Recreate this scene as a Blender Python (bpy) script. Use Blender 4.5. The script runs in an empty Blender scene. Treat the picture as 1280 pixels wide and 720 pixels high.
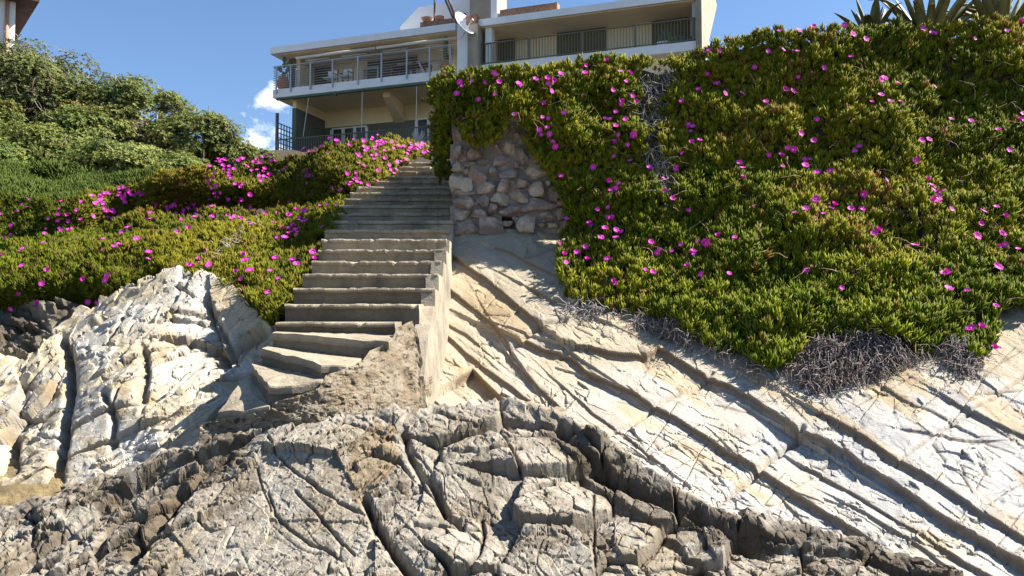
import bpy, math, random
import numpy as np
from mathutils import Vector

random.seed(7)
RNG = np.random.default_rng(11)
scene = bpy.context.scene
COL = scene.collection
F = 1000.0                      # focal length in photo pixels (photo 1280 x 720)
TH = math.atan(0.05)            # camera pitch
CT, ST = math.cos(TH), math.sin(TH)


def P(px, py, Y):
    """world point at horizontal distance Y seen at photo pixel px, py (camera at the origin)"""
    px, py, Y = np.broadcast_arrays(np.asarray(px, float), np.asarray(py, float), np.asarray(Y, float))
    u = (px - 640) / F
    v = (360 - py) / F
    k = Y / (CT - v * ST)
    return np.stack([u * k, Y, (ST + v * CT) * k], -1)


# ------------------------------------------------------------------ noise
def _hash(i, j, k, s):
    h = (i.astype(np.int64) * 374761393 + j.astype(np.int64) * 668265263 + k.astype(np.int64) * 2147483647 + s * 974634777) & 0xFFFFFFFF
    h = ((h ^ (h >> 13)) * 1274126177) & 0xFFFFFFFF
    h = ((h ^ (h >> 16)) * 2246822519) & 0xFFFFFFFF
    return ((h ^ (h >> 15)) & 0xFFFFFF) / float(0xFFFFFF)


def vnoise(p, s=0):
    f = np.floor(p)
    t = p - f
    i = f.astype(np.int64)
    t = t * t * t * (t * (t * 6 - 15) + 10)
    r = 0
    for a in (0, 1):
        for b in (0, 1):
            for c in (0, 1):
                w = (t[..., 0] if a else 1 - t[..., 0]) * (t[..., 1] if b else 1 - t[..., 1]) * (t[..., 2] if c else 1 - t[..., 2])
                r = r + w * _hash(i[..., 0] + a, i[..., 1] + b, i[..., 2] + c, s)
    return r * 2 - 1


def fbm(p, octv=4, s=0, gain=.5):
    r, a, q = 0, 1.0, np.array(p, float)
    for o in range(octv):
        r = r + a * vnoise(q, s + o * 17)
        a *= gain
        q = q * 2.03 + 11.3
    return r


def ridged(p, octv=4, s=0):
    r, a, q = 0, 1.0, np.array(p, float)
    for o in range(octv):
        r = r + a * (1 - 2 * np.abs(vnoise(q, s + o * 17)))
        a *= .5
        q = q * 2.1 + 5.1
    return r


def p3(a, b, c=0.0):
    return np.stack([a, b, np.zeros_like(a) + c], -1)


def voronoi(a, b, s=0, jit=.9):
    """returns F1, F2, three random numbers of the cell, offset from the cell's seed"""
    i0, j0 = np.floor(a).astype(np.int64), np.floor(b).astype(np.int64)
    z = np.zeros_like(i0)
    f1 = np.full(a.shape, 9.0)
    f2 = np.full(a.shape, 9.0)
    ci, cj = np.zeros_like(i0), np.zeros_like(i0)
    ox, oy = np.zeros_like(a), np.zeros_like(a)
    for di in (-1, 0, 1):
        for dj in (-1, 0, 1):
            i, j = i0 + di, j0 + dj
            x = i + .5 + jit * (_hash(i, j, z, s) - .5)
            y = j + .5 + jit * (_hash(i, j, z, s + 1) - .5)
            d = np.hypot(a - x, b - y)
            m = d < f1
            f2 = np.where(m, f1, np.minimum(f2, d))
            f1 = np.where(m, d, f1)
            ci, cj = np.where(m, i, ci), np.where(m, j, cj)
            ox, oy = np.where(m, a - x, ox), np.where(m, b - y, oy)
    return f1, f2, _hash(ci, cj, z, s + 2), _hash(ci, cj, z, s + 3) * 2 - 1, _hash(ci, cj, z, s + 4) * 2 - 1, ox, oy


def facets(a, b, s, off=1.0, tilt=1.0):
    f1, f2, r0, r1, r2, ox, oy = voronoi(a, b, s)
    return off * (r0 - .5) + tilt * (r1 * ox + r2 * oy), f2 - f1


def cham(e, w):
    t = np.clip(e / w, 0, 1)
    return t * t * (3 - 2 * t)


def tps(ctrl):
    """thin plate through (px, py, Y) on inverse depth (planes stay planes)"""
    c = np.array(ctrl, float)
    x, w = c[:, :2] / 300.0, 1 / c[:, 2]
    n = len(x)

    def U(d2):
        return np.where(d2 > 1e-12, d2 * np.log(np.maximum(d2, 1e-12)), 0)
    K = U(((x[:, None] - x[None]) ** 2).sum(-1)) + np.eye(n) * .02
    Q = np.hstack([np.ones((n, 1)), x])
    A = np.block([[K, Q], [Q.T, np.zeros((3, 3))]])
    sol = np.linalg.solve(A, np.concatenate([w, np.zeros(3)]))

    def f(px, py):
        px, py = np.broadcast_arrays(np.asarray(px, float), np.asarray(py, float))
        q = np.stack([px, py], -1) / 300.0
        r = sol[n] + sol[n + 1] * q[..., 0] + sol[n + 2] * q[..., 1]
        for k in range(n):
            r = r + sol[k] * U(((q - x[k]) ** 2).sum(-1))
        return 1 / np.maximum(r, .008)
    return f


def polydist(px, py, pts):
    """distance to a polyline (pixels) and the side: +1 above/right of it"""
    best = np.full(px.shape, 1e9)
    sg = np.ones(px.shape)
    for (x0, y0), (x1, y1) in zip(pts[:-1], pts[1:]):
        dx, dy = x1 - x0, y1 - y0
        L = dx * dx + dy * dy + 1e-9
        t = np.clip(((px - x0) * dx + (py - y0) * dy) / L, 0, 1)
        d = np.hypot(px - x0 - t * dx, py - y0 - t * dy)
        cr = dx * (py - y0) - dy * (px - x0)
        m = d < best
        best = np.where(m, d, best)
        sg = np.where(m, np.where(cr < 0, 1.0, -1.0), sg)
    return best, sg


def inpoly(px, py, poly):
    r = np.zeros(np.shape(px), bool)
    n = len(poly)
    for i in range(n):
        (x0, y0), (x1, y1) = poly[i], poly[(i + 1) % n]
        if y0 == y1:
            continue
        c = ((y0 > py) != (y1 > py)) & (px < (x1 - x0) * (py - y0) / (y1 - y0) + x0)
        r ^= c
    return r


# ------------------------------------------------------------------ mesh helpers
def mesh_np(name, V, quads=None, tris=None, mat=None, col=None, smooth=False, parent=None, link=True, midx=None):
    V = np.asarray(V, np.float32).reshape(-1, 3)
    loops, starts, totals = [], [], []
    pos = 0
    for arr, n in ((quads, 4), (tris, 3)):
        if arr is None or len(arr) == 0:
            continue
        arr = np.asarray(arr, np.int32).reshape(-1, n)
        loops.append(arr.ravel())
        starts.append(pos + np.arange(len(arr)) * n)
        totals.append(np.full(len(arr), n))
        pos += arr.size
    loops = np.concatenate(loops).astype(np.int32)
    starts = np.concatenate(starts).astype(np.int32)
    totals = np.concatenate(totals).astype(np.int32)
    me = bpy.data.meshes.new(name)
    me.vertices.add(len(V))
    me.vertices.foreach_set('co', V.ravel())
    me.loops.add(len(loops))
    me.loops.foreach_set('vertex_index', loops)
    me.polygons.add(len(starts))
    me.polygons.foreach_set('loop_start', starts)
    me.polygons.foreach_set('loop_total', totals)
    me.polygons.foreach_set('use_smooth', np.full(len(starts), smooth))
    if midx is not None:
        me.polygons.foreach_set('material_index', np.asarray(midx, np.int32))
    me.update(calc_edges=True)
    me.validate()
    if col is not None:
        a = me.color_attributes.new('col', 'FLOAT_COLOR', 'POINT')
        c = np.ones((len(V), 4), np.float32)
        c[:, :3] = col
        a.data.foreach_set('color', c.ravel())
    for m in (mat if isinstance(mat, (list, tuple)) else [mat]):
        if m:
            me.materials.append(m)
    o = bpy.data.objects.new(name, me)
    if link:
        COL.objects.link(o)
    if parent:
        o.parent = parent
    return o


def empty(name, loc=(0, 0, 0), rz=0):
    o = bpy.data.objects.new(name, None)
    o.location = loc
    o.rotation_euler = (0, 0, rz)
    o.empty_display_size = .2
    COL.objects.link(o)
    return o


def tag(o, label=None, cat=None, group=None, kind=None):
    if label:
        o['label'] = label
    if cat:
        o['category'] = cat
    if group:
        o['group'] = group
    if kind:
        o['kind'] = kind
    return o


class MB:
    """collects boxes, tubes and lathes; build() links them as one mesh object"""

    def __init__(self):
        self.v, self.q, self.t = [], [], []

    def _add(self, V, q=(), t=()):
        n = len(self.v)
        self.v += [tuple(map(float, p)) for p in V]
        self.q += [tuple(n + i for i in f) for f in q]
        self.t += [tuple(n + i for i in f) for f in t]
        return self

    def box(self, x0, x1, y0, y1, z0, z1):
        V = [(x0, y0, z0), (x1, y0, z0), (x1, y1, z0), (x0, y1, z0), (x0, y0, z1), (x1, y0, z1), (x1, y1, z1), (x0, y1, z1)]
        return self._add(V, [(0, 3, 2, 1), (4, 5, 6, 7), (0, 1, 5, 4), (1, 2, 6, 5), (2, 3, 7, 6), (3, 0, 4, 7)])

    def hexa(self, lo, hi):
        """solid between two quads of the same winding"""
        return self._add(list(lo) + list(hi), [(0, 3, 2, 1), (4, 5, 6, 7), (0, 1, 5, 4), (1, 2, 6, 5), (2, 3, 7, 6), (3, 0, 4, 7)])

    def prism(self, poly, d):
        """polygon (3D points) swept by vector d"""
        n = len(poly)
        V = list(poly) + [tuple(np.add(p, d)) for p in poly]
        c0, c1 = np.mean(poly, 0), np.add(np.mean(poly, 0), d)
        V += [tuple(c0), tuple(c1)]
        t = []
        for i in range(n):
            j = (i + 1) % n
            t += [(2 * n, j, i), (2 * n + 1, n + i, n + j)]
        return self._add(V, [(i, (i + 1) % n, n + (i + 1) % n, n + i) for i in range(n)], t)

    def tube(self, pts, r, n=6):
        pts = [Vector(p) for p in pts]
        rs = r if isinstance(r, (list, tuple)) else [r] * len(pts)
        V, q = [], []
        up = None
        for i, p in enumerate(pts):
            d = (pts[min(i + 1, len(pts) - 1)] - pts[max(i - 1, 0)]).normalized()
            if up is None:
                up = d.orthogonal().normalized()
            up = (up - d * up.dot(d)).normalized()
            b = d.cross(up)
            for k in range(n):
                a = 2 * math.pi * k / n
                V.append(p + (up * math.cos(a) + b * math.sin(a)) * rs[i])
        for i in range(len(pts) - 1):
            for k in range(n):
                q.append((i * n + k, i * n + (k + 1) % n, (i + 1) * n + (k + 1) % n, (i + 1) * n + k))
        m = len(V)
        V += [pts[0], pts[-1]]
        t = [(m, (k + 1) % n, k) for k in range(n)] + [(m + 1, m - n + k, m - n + (k + 1) % n) for k in range(n)]
        return self._add(V, q, t)

    def lathe(self, prof, c, n=16):
        V, q = [], []
        for r, z in prof:
            for k in range(n):
                a = 2 * math.pi * k / n
                V.append((c[0] + r * math.cos(a), c[1] + r * math.sin(a), c[2] + z))
        for i in range(len(prof) - 1):
            for k in range(n):
                q.append((i * n + k, i * n + (k + 1) % n, (i + 1) * n + (k + 1) % n, (i + 1) * n + k))
        return self._add(V, q)

    def build(self, name, mat, parent=None, smooth=False):
        return mesh_np(name, self.v, self.q or None, self.t or None, mat, smooth=smooth, parent=parent)


# ------------------------------------------------------------------ materials
def new_mat(name):
    m = bpy.data.materials.new(name)
    m.use_nodes = True
    nt = m.node_tree
    b = nt.nodes['Principled BSDF']
    b.inputs['Specular IOR Level'].default_value = .3
    return m, nt, b


def N(nt, kind, **kw):
    n = nt.nodes.new(kind)
    for k, v in kw.items():
        if k in n.inputs:
            n.inputs[k].default_value = v
        else:
            setattr(n, k, v)
    return n


def ramp(nt, src, stops):
    r = nt.nodes.new('ShaderNodeValToRGB')
    e = r.color_ramp.elements
    e[0].position, e[0].color = stops[0][0], (*stops[0][1], 1)
    e[1].position, e[1].color = stops[-1][0], (*stops[-1][1], 1)
    for p, c in stops[1:-1]:
        x = e.new(p)
        x.color = (*c, 1)
    nt.links.new(src, r.inputs[0])
    return r.outputs[0]


def mixc(nt, fac, a, b, mode='MIX'):
    m = nt.nodes.new('ShaderNodeMix')
    m.data_type = 'RGBA'
    m.blend_type = mode
    for sock, val in ((m.inputs[0], fac), (m.inputs[6], a), (m.inputs[7], b)):
        if hasattr(val, 'links'):
            nt.links.new(val, sock)
        elif isinstance(val, (int, float)):
            sock.default_value = val
        else:
            sock.default_value = (*val, 1)
    return m.outputs[2]


def plain(name, c, rough=.7, metal=0., var=.12, scale=3.0, bump=.0, bscale=40.):
    m, nt, b = new_mat(name)
    g = N(nt, 'ShaderNodeTexCoord')
    no = N(nt, 'ShaderNodeTexNoise', Scale=scale, Detail=6.)
    nt.links.new(g.outputs['Object'], no.inputs['Vector'])
    lo, hi = tuple(x * (1 - var) for x in c), tuple(min(1, x * (1 + var)) for x in c)
    nt.links.new(ramp(nt, no.outputs[0], [(.3, lo), (.7, hi)]), b.inputs['Base Color'])
    b.inputs['Roughness'].default_value = rough
    b.inputs['Metallic'].default_value = metal
    if bump:
        n2 = N(nt, 'ShaderNodeTexNoise', Scale=bscale, Detail=5.)
        nt.links.new(g.outputs['Object'], n2.inputs['Vector'])
        bp = N(nt, 'ShaderNodeBump', Strength=bump, Distance=.02)
        nt.links.new(n2.outputs[0], bp.inputs['Height'])
        nt.links.new(bp.outputs[0], b.inputs['Normal'])
    return m


def rock_mat(name, var=.25, scale=9., bump=.5, bscale=30., crack=.5, cscale=7., speck=(.2, .17, .12), speck_amt=.25, squash=(1, 1, 1)):
    """rock coloured by the mesh's own mineral colours plus fine noise, hairline cracks and grain"""
    m, nt, b = new_mat(name)
    at = N(nt, 'ShaderNodeAttribute', attribute_name='col')
    g = N(nt, 'ShaderNodeTexCoord')
    mp = N(nt, 'ShaderNodeMapping')
    mp.inputs['Scale'].default_value = squash
    nt.links.new(g.outputs['Object'], mp.inputs[0])
    no = N(nt, 'ShaderNodeTexNoise', Scale=scale, Detail=9., Roughness=.65)
    nt.links.new(mp.outputs[0], no.inputs['Vector'])
    f = ramp(nt, no.outputs[0], [(.3, (1 - var,) * 3), (.72, (1 + var * .4,) * 3)])
    c = mixc(nt, 1., at.outputs[0], f, 'MULTIPLY')
    n3 = N(nt, 'ShaderNodeTexNoise', Scale=scale * 4.3, Detail=6., Roughness=.7)
    nt.links.new(mp.outputs[0], n3.inputs['Vector'])
    sp = ramp(nt, n3.outputs[0], [(.55, (0, 0, 0)), (.72, (speck_amt,) * 3)])
    c = mixc(nt, sp, c, speck)
    # hairline cracks
    wn = N(nt, 'ShaderNodeTexNoise', Scale=4., Detail=3.)
    nt.links.new(mp.outputs[0], wn.inputs['Vector'])
    wv = N(nt, 'ShaderNodeVectorMath', operation='MULTIPLY_ADD')
    nt.links.new(wn.outputs['Color'], wv.inputs[0])
    wv.inputs[1].default_value = (.25, .25, .25)
    nt.links.new(mp.outputs[0], wv.inputs[2])
    vo = N(nt, 'ShaderNodeTexVoronoi', feature='DISTANCE_TO_EDGE', Scale=cscale)
    nt.links.new(wv.outputs[0], vo.inputs['Vector'])
    ck = ramp(nt, vo.outputs['Distance'], [(.0, (1, 1, 1)), (.03, (0, 0, 0))])
    fade = ramp(nt, no.outputs[0], [(.42, (0, 0, 0)), (.6, (crack,) * 3)])
    cm = mixc(nt, 1., ck, fade, 'MULTIPLY')
    c = mixc(nt, cm, c, tuple(x * .45 for x in speck))
    nt.links.new(c, b.inputs['Base Color'])
    b.inputs['Roughness'].default_value = .85
    b.inputs['Specular IOR Level'].default_value = .2
    n2 = N(nt, 'ShaderNodeTexNoise', Scale=bscale, Detail=8., Roughness=.65)
    nt.links.new(mp.outputs[0], n2.inputs['Vector'])
    sub = N(nt, 'ShaderNodeMath', operation='MULTIPLY_ADD')
    nt.links.new(cm, sub.inputs[0])
    sub.inputs[1].default_value = -.6
    nt.links.new(n2.outputs[0], sub.inputs[2])
    vc = N(nt, 'ShaderNodeTexVoronoi', feature='F1', Scale=bscale * .45)
    nt.links.new(wv.outputs[0], vc.inputs['Vector'])
    ch = N(nt, 'ShaderNodeMath', operation='MULTIPLY_ADD')
    nt.links.new(vc.outputs['Color'], ch.inputs[0])
    ch.inputs[1].default_value = .55
    nt.links.new(sub.outputs[0], ch.inputs[2])
    bp = N(nt, 'ShaderNodeBump', Strength=bump, Distance=.03)
    nt.links.new(ch.outputs[0], bp.inputs['Height'])
    nt.links.new(bp.outputs[0], b.inputs['Normal'])
    return m


def leaf_mat(name, rough=.5, trans=.34, spec=.07):
    m, nt, b = new_mat(name)
    at = N(nt, 'ShaderNodeAttribute', attribute_name='col')
    nt.links.new(at.outputs[0], b.inputs['Base Color'])
    b.inputs['Roughness'].default_value = rough
    b.inputs['Specular IOR Level'].default_value = spec
    tr = N(nt, 'ShaderNodeBsdfTranslucent')
    nt.links.new(at.outputs[0], tr.inputs[0])
    mx = N(nt, 'ShaderNodeMixShader')
    mx.inputs[0].default_value = trans
    nt.links.new(b.outputs[0], mx.inputs[1])
    nt.links.new(tr.outputs[0], mx.inputs[2])
    nt.links.new(mx.outputs[0], nt.nodes['Material Output'].inputs[0])
    return m


M = {}
M['slab'] = rock_mat('pale_limestone', .16, 7., .45, 26., .55, 5.5, (.30, .22, .13), .22)
M['rock'] = rock_mat('grey_rock', .38, 10., .55, 34., .45, 5., (.10, .075, .05), .5)
M['conc_rough'] = rock_mat('rough_concrete', .32, 14., 1., 60., .25, 6., (.17, .13, .09), .5)
M['stone'] = rock_mat('field_stone', .35, 9., .7, 22., .5, 7., (.20, .13, .10), .45)
M['conc'] = rock_mat('weathered_concrete', .34, 5., .5, 45., .25, 2.5, (.085, .075, .06), .5)
M['leaf'] = leaf_mat('ice_plant_leaf')
M['shrub'] = leaf_mat('shrub_leaf', .6, .25, .1)
M['dry'] = leaf_mat('dry_stem', .8, .0, .1)
M['agave'] = leaf_mat('agave_leaf', .5, .05, .3)
M['soil'] = plain('dark_soil', (.055, .042, .028), .95, var=.4, scale=8., bump=.8, bscale=25.)
M['mortar'] = plain('grey_mortar', (.23, .21, .185), .95, var=.25, scale=12., bump=.9, bscale=50.)
M['white'] = plain('white_paint', (.8, .8, .79), .6, var=.06, scale=1.2)
M['cream'] = plain('cream_plaster', (.86, .71, .46), .85, var=.07, scale=.8)
M['beige'] = plain('beige_plaster', (.76, .63, .43), .85, var=.08, scale=.8)
M['olive'] = plain('olive_plaster', (.13, .14, .11), .85, var=.1, scale=1.)
M['dark'] = plain('dark_opening', (.12, .105, .055), .7, var=.15, scale=1.)
M['tan'] = plain('concrete_pier', (.33, .28, .21), .9, var=.18, scale=1.5, bump=.3)
M['metal'] = plain('grey_metal', (.42, .43, .44), .45, .3, var=.06)
M['darkmetal'] = plain('dark_metal', (.10, .11, .12), .5, .2, var=.06)
M['railtan'] = plain('tan_rail_paint', (.16, .145, .11), .6, var=.08)
M['green'] = plain('green_awning', (.07, .13, .10), .8, var=.1)
M['terra'] = plain('terracotta', (.50, .24, .13), .85, var=.15, scale=9.)
M['brick'] = plain('rough_brick', (.30, .17, .11), .95, var=.4, scale=14., bump=.6)
M['cactus'] = plain('cactus_green', (.13, .17, .09), .7, var=.3, scale=20.)
M['wood'] = plain('brown_wood', (.20, .10, .06), .7, var=.2, scale=10.)
M['eave'] = plain('dark_brown_eave', (.075, .042, .03), .8, var=.2)
M['canvas'] = plain('white_canvas', (.75, .73, .68), .9, var=.05)
M['cord'] = plain('pale_cord', (.6, .57, .5), .9, var=.05)
gm, gnt, gb = new_mat('window_glass')
gb.inputs['Base Color'].default_value = (.06, .06, .055, 1)
gb.inputs['Roughness'].default_value = .08
M['glass'] = gm
M['hole'] = plain('dark_hole', (.02, .018, .015), 1.)
M['sand'] = rock_mat('ochre_sand', .3, 16., .8, 70., .1, 9., (.16, .12, .07), .5)
pm, pnt, pb = new_mat('flower_petal')
pno = N(pnt, 'ShaderNodeTexNoise', Scale=40.)
pnt.links.new(ramp(pnt, pno.outputs[0], [(.3, (.56, .012, .33)), (.7, (.82, .045, .54))]), pb.inputs['Base Color'])
pb.inputs['Roughness'].default_value = .6
M['petal'] = pm
M['stamen'] = plain('flower_stamen', (.80, .62, .45), .8)


# ------------------------------------------------------------------ rock surfaces
def surf(name, x0, x1, step, top, bot, ctrl, mat, feats=(), shape=None, colour=None, back=None, warp=3.0, seed=0, amp=1.0, blur=0, side=0., rampw=1.6, alb=.66):
    """a rock face: columns from the bottom curve to the top curve at the depths of CTRL, then relief along its normal"""
    nx = int((x1 - x0) / step) + 1
    xs = np.linspace(x0, x1, nx)
    tp = np.interp(xs, [p[0] for p in top], [p[1] for p in top])
    bt = np.interp(xs, [p[0] for p in bot], [p[1] for p in bot])
    tp = tp + 4 * vnoise(p3(xs / 14, xs * 0 + seed), 5) + 3 * vnoise(p3(xs / 5, xs * 0 + seed), 6) if back else tp
    ny = int(np.max(bt - tp) / step) + 1
    t = np.linspace(0, 1, ny)
    px = np.repeat(xs[None], ny, 0)
    py = bt[None] + (tp - bt)[None] * t[:, None]
    Y = tps(ctrl)(px, py)
    V = P(px, py, Y)
    dx = V[:, 1:] - V[:, :-1]
    dy = V[1:] - V[:-1]
    n = np.cross(dx[:-1].reshape(-1, 3).mean(0), dy[:, :-1].reshape(-1, 3).mean(0))
    n /= np.linalg.norm(n)
    wx = px + warp * fbm(p3(px / 30, py / 30), 3, seed + 31)
    wy = py + warp * fbm(p3(px / 30, py / 30), 3, seed + 57)
    h = np.zeros_like(px)
    info = {}
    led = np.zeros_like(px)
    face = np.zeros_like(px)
    for kind, pts, D, W in feats:
        d, sg = polydist(wx, wy, pts)
        if kind == 'ledge':
            e = np.clip(d * sg / rampw, -1, 1) * .5 + .5
            e = e * e * (3 - 2 * e)
            h += (1 - e) * -D * np.exp(-d / W)
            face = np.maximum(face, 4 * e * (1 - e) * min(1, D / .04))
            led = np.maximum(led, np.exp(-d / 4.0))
        elif kind == 'groove':
            h -= D * np.exp(-(d / W) ** 2)
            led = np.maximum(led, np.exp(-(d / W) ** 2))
        elif kind == 'ridge':
            h += D * np.exp(-(d / W) ** 2)
    if shape:
        h = h + shape(px, py, V, wx, wy, info)
    h = h * amp
    for _ in range(blur):
        h[1:-1] = (h[:-2] + 2 * h[1:-1] + h[2:]) / 4
        h[:, 1:-1] = (h[:, :-2] + 2 * h[:, 1:-1] + h[:, 2:]) / 4
    V = V + n * h[..., None]
    info['face'] = face
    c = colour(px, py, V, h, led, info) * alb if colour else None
    if back:
        bd, dr, nb = back
        rows, cr = [], []
        for i in range(1, nb + 1):
            s = i / nb
            r = V[-1].copy()
            r[:, 1] += bd * s
            r[:, 2] -= dr * s * s
            r += (.03 * fbm(r * 6, 3, seed + 9))[:, None] * n
            rows.append(r[None])
            if c is not None:
                cr.append(c[-1][None])
        V = np.concatenate([V] + rows, 0)
        if c is not None:
            c = np.concatenate([c] + cr, 0)
    if side:
        cs_ = [V]
        for i in range(1, 13):
            e = V[:, -1:].copy()
            e[..., 1] += side * i / 12
            e[..., 0] += .05 * fbm(e * 5, 3, seed + 2) * min(1, i / 3)
            cs_.append(e)
        V = np.concatenate(cs_, 1)
        c = np.concatenate([c, np.repeat(c[:, -1:], 12, 1)], 1)
    my, mx = V.shape[:2]
    idx = np.arange(my * mx).reshape(my, mx)
    q = np.stack([idx[:-1, :-1], idx[:-1, 1:], idx[1:, 1:], idx[1:, :-1]], -1).reshape(-1, 4)
    o = mesh_np(name, V, q, None, mat, None if c is None else c.reshape(-1, 3), smooth=True)
    o.data.set_sharp_from_angle(angle=math.radians(26))
    return o


def lerp(a, b, t):
    t = np.clip(t, 0, 1)[..., None]
    return np.asarray(a) * (1 - t) + np.asarray(b) * t


L = 'ledge'
G = 'groove'
slab_feats = [
    (L, [(560, 314), (568, 320), (585, 332), (610, 347), (628, 360), (647, 378), (663, 392), (675, 401)], 0.064, 78),
    (L, [(655, 416), (677, 425), (707, 432), (720, 440), (730, 452), (767, 473), (793, 486), (814, 500), (848, 518), (880, 538), (912, 558), (946, 575),
         (980, 597), (1013, 617), (1047, 640), (1080, 660), (1160, 712)], 0.061, 92),
    (L, [(618, 308), (640, 315), (657, 325), (675, 334), (700, 345)], 0.039, 50),
    (L, [(663, 357), (683, 367), (707, 377), (730, 388)], 0.034, 46),
    (L, [(556, 352), (582, 372), (598, 383), (615, 397), (630, 411), (637, 422)], 0.049, 55),
    (L, [(631, 423), (640, 438), (657, 455), (672, 472), (690, 490), (707, 507), (725, 518)], 0.041, 46),
    (L, [(705, 472), (720, 486), (740, 506), (772, 529), (798, 549), (832, 577)], 0.025, 36),
    (L, [(553, 394), (582, 407), (600, 420)], 0.025, 32),
    (L, [(558, 409), (582, 430), (602, 445), (623, 458), (643, 473), (665, 490), (683, 505)], 0.044, 46),
    (L, [(568, 463), (588, 447), (610, 467), (643, 498), (660, 515)], 0.107, 103),
    (L, [(735, 430), (760, 437), (790, 441), (808, 442), (823, 434), (833, 437), (867, 460), (897, 477), (910, 480), (942, 497), (973, 515), (998, 531)], 0.073, 78),
    (L, [(1003, 533), (1033, 547), (1057, 558), (1080, 575), (1122, 600), (1163, 628), (1205, 653), (1247, 678), (1280, 698), (1320, 722)], 0.073, 59),
    (L, [(1024, 514), (1050, 528), (1083, 546), (1113, 567), (1152, 589), (1191, 614), (1224, 637), (1280, 670), (1320, 690)], 0.049, 39),
    (L, [(1008, 570), (1047, 593), (1080, 612), (1122, 639), (1163, 664), (1205, 692), (1247, 714)], 0.034, 32),
    (L, [(1060, 618), (1080, 628), (1158, 676), (1205, 711)], 0.025, 25),
    (L, [(1190, 500), (1222, 518), (1258, 536), (1280, 545), (1320, 566)], 0.030, 34),
    (L, [(1135, 536), (1170, 541), (1205, 545), (1235, 546)], 0.020, 20),
    (L, [(1100, 480), (1130, 500), (1165, 512), (1200, 530)], 0.019, 20),
    (L, [(905, 500), (930, 505), (960, 500)], 0.009, 18),
    (L, [(832, 555), (850, 545), (862, 552), (900, 590)], 0.015, 23),
    (L, [(985, 615), (1005, 640), (1030, 655)], 0.019, 20),
    (G, [(1003, 530), (982, 545), (950, 575), (920, 602), (897, 622), (880, 640)], .06, 3.5),
    (G, [(890, 466), (860, 482), (815, 501), (790, 520), (770, 528), (745, 540)], .03, 2.4),
    (G, [(705, 395), (675, 401), (652, 414), (637, 422)], .05, 2.6),
    (G, [(1280, 470), (1240, 498), (1200, 520), (1160, 545), (1120, 575)], .025, 2.),
    (G, [(700, 432), (745, 420)], .03, 2.),
]


def slab_shape(px, py, V, wx, wy, info):
    # rotated coordinates along / across the bedding lines
    a = (wx * .86 + wy * .51)
    b = (-wx * .51 + wy * .86)
    ja = -wx * .74 + wy * .67
    jb = wx * .67 + wy * .74
    f1, _e = facets(a / 120, b / 22, 3, 1., 1.)
    _f, e1a = facets(ja / 150 + 7, jb / 34 + 2, 5, 1., 1.)
    _f, e1b = facets(a / 170 + 4, b / 20 + 6, 6, 1., 1.)
    ma = np.clip(fbm(p3(px / 70, py / 55), 2, 111) * 2 + .1, 0, 1)
    mb_ = np.clip(fbm(p3(px / 80, py / 60), 2, 112) * 2 - .05, 0, 1)
    e1 = np.minimum(e1a + (1 - ma) * .5, e1b + (1 - mb_) * .5)
    f2, e2 = facets(a / 21 + 3, b / 13, 7, 1., 1.2)
    f3, e3 = facets(a / 9 + 3, b / 6.5, 19, 1., 1.)
    patch = np.clip(.5 + fbm(p3(px / 60, py / 60), 3, 77), 0, 1)
    info['e1'], info['e2'], info['patch'] = e1, e2, patch
    f4, e4 = facets(a / 34 + 9, b / 12 + 2, 29, 1., 1.2)
    chip = np.clip(fbm(p3(px / 38, py / 30), 3, 78) * 2.2 + .15, 0, 1)
    info['e2'] = e2 + (1 - chip) * .5
    h = .012 * f1 + .015 * f2 * chip + .006 * f3 * (.15 + chip) + .006 * f4
    h += .004 * fbm(p3(px / 120, py / 70), 2, 8)
    h -= .018 * np.exp(-(e1 / .022)) + .008 * np.exp(-(info['e2'] / .04))
    return h


def slab_colour(px, py, V, h, led, info):
    cream, white, grey, ochre, brown = (.62, .525, .375), (.68, .65, .59), (.54, .53, .51), (.60, .41, .19), (.33, .235, .14)
    n1 = fbm(p3(px / 90, py / 60), 4, 40)
    n2 = fbm(p3(px / 40, py / 26), 4, 41)
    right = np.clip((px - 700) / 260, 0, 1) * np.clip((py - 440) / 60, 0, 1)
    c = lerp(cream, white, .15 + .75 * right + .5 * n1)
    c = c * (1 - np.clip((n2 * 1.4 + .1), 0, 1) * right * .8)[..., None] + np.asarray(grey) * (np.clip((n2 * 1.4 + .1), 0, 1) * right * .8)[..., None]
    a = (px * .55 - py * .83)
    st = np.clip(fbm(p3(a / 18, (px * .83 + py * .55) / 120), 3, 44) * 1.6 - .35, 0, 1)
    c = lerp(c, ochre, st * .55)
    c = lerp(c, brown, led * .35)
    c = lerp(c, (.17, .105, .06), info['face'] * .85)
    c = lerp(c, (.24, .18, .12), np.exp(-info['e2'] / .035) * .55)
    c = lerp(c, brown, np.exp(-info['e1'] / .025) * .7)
    return c


plantedge = [(480, 280), (560, 280), (700, 270), (720, 300), (740, 330), (840, 360), (900, 385), (960, 405), (1100, 375), (1200, 375), (1240, 365), (1330, 350), (1480, 350)]
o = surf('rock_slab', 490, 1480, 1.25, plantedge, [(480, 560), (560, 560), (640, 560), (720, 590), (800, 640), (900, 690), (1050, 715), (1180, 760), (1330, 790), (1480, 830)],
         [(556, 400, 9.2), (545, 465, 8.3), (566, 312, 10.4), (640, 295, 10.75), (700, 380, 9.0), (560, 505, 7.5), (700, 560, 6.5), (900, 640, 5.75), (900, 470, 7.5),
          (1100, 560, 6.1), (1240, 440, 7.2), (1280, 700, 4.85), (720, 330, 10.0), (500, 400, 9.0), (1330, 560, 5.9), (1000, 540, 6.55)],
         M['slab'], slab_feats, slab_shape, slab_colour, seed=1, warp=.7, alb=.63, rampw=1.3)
tag(o, 'pale cream bedrock slab with diagonal ledges below the ice plant', 'rock', kind='structure')

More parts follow.
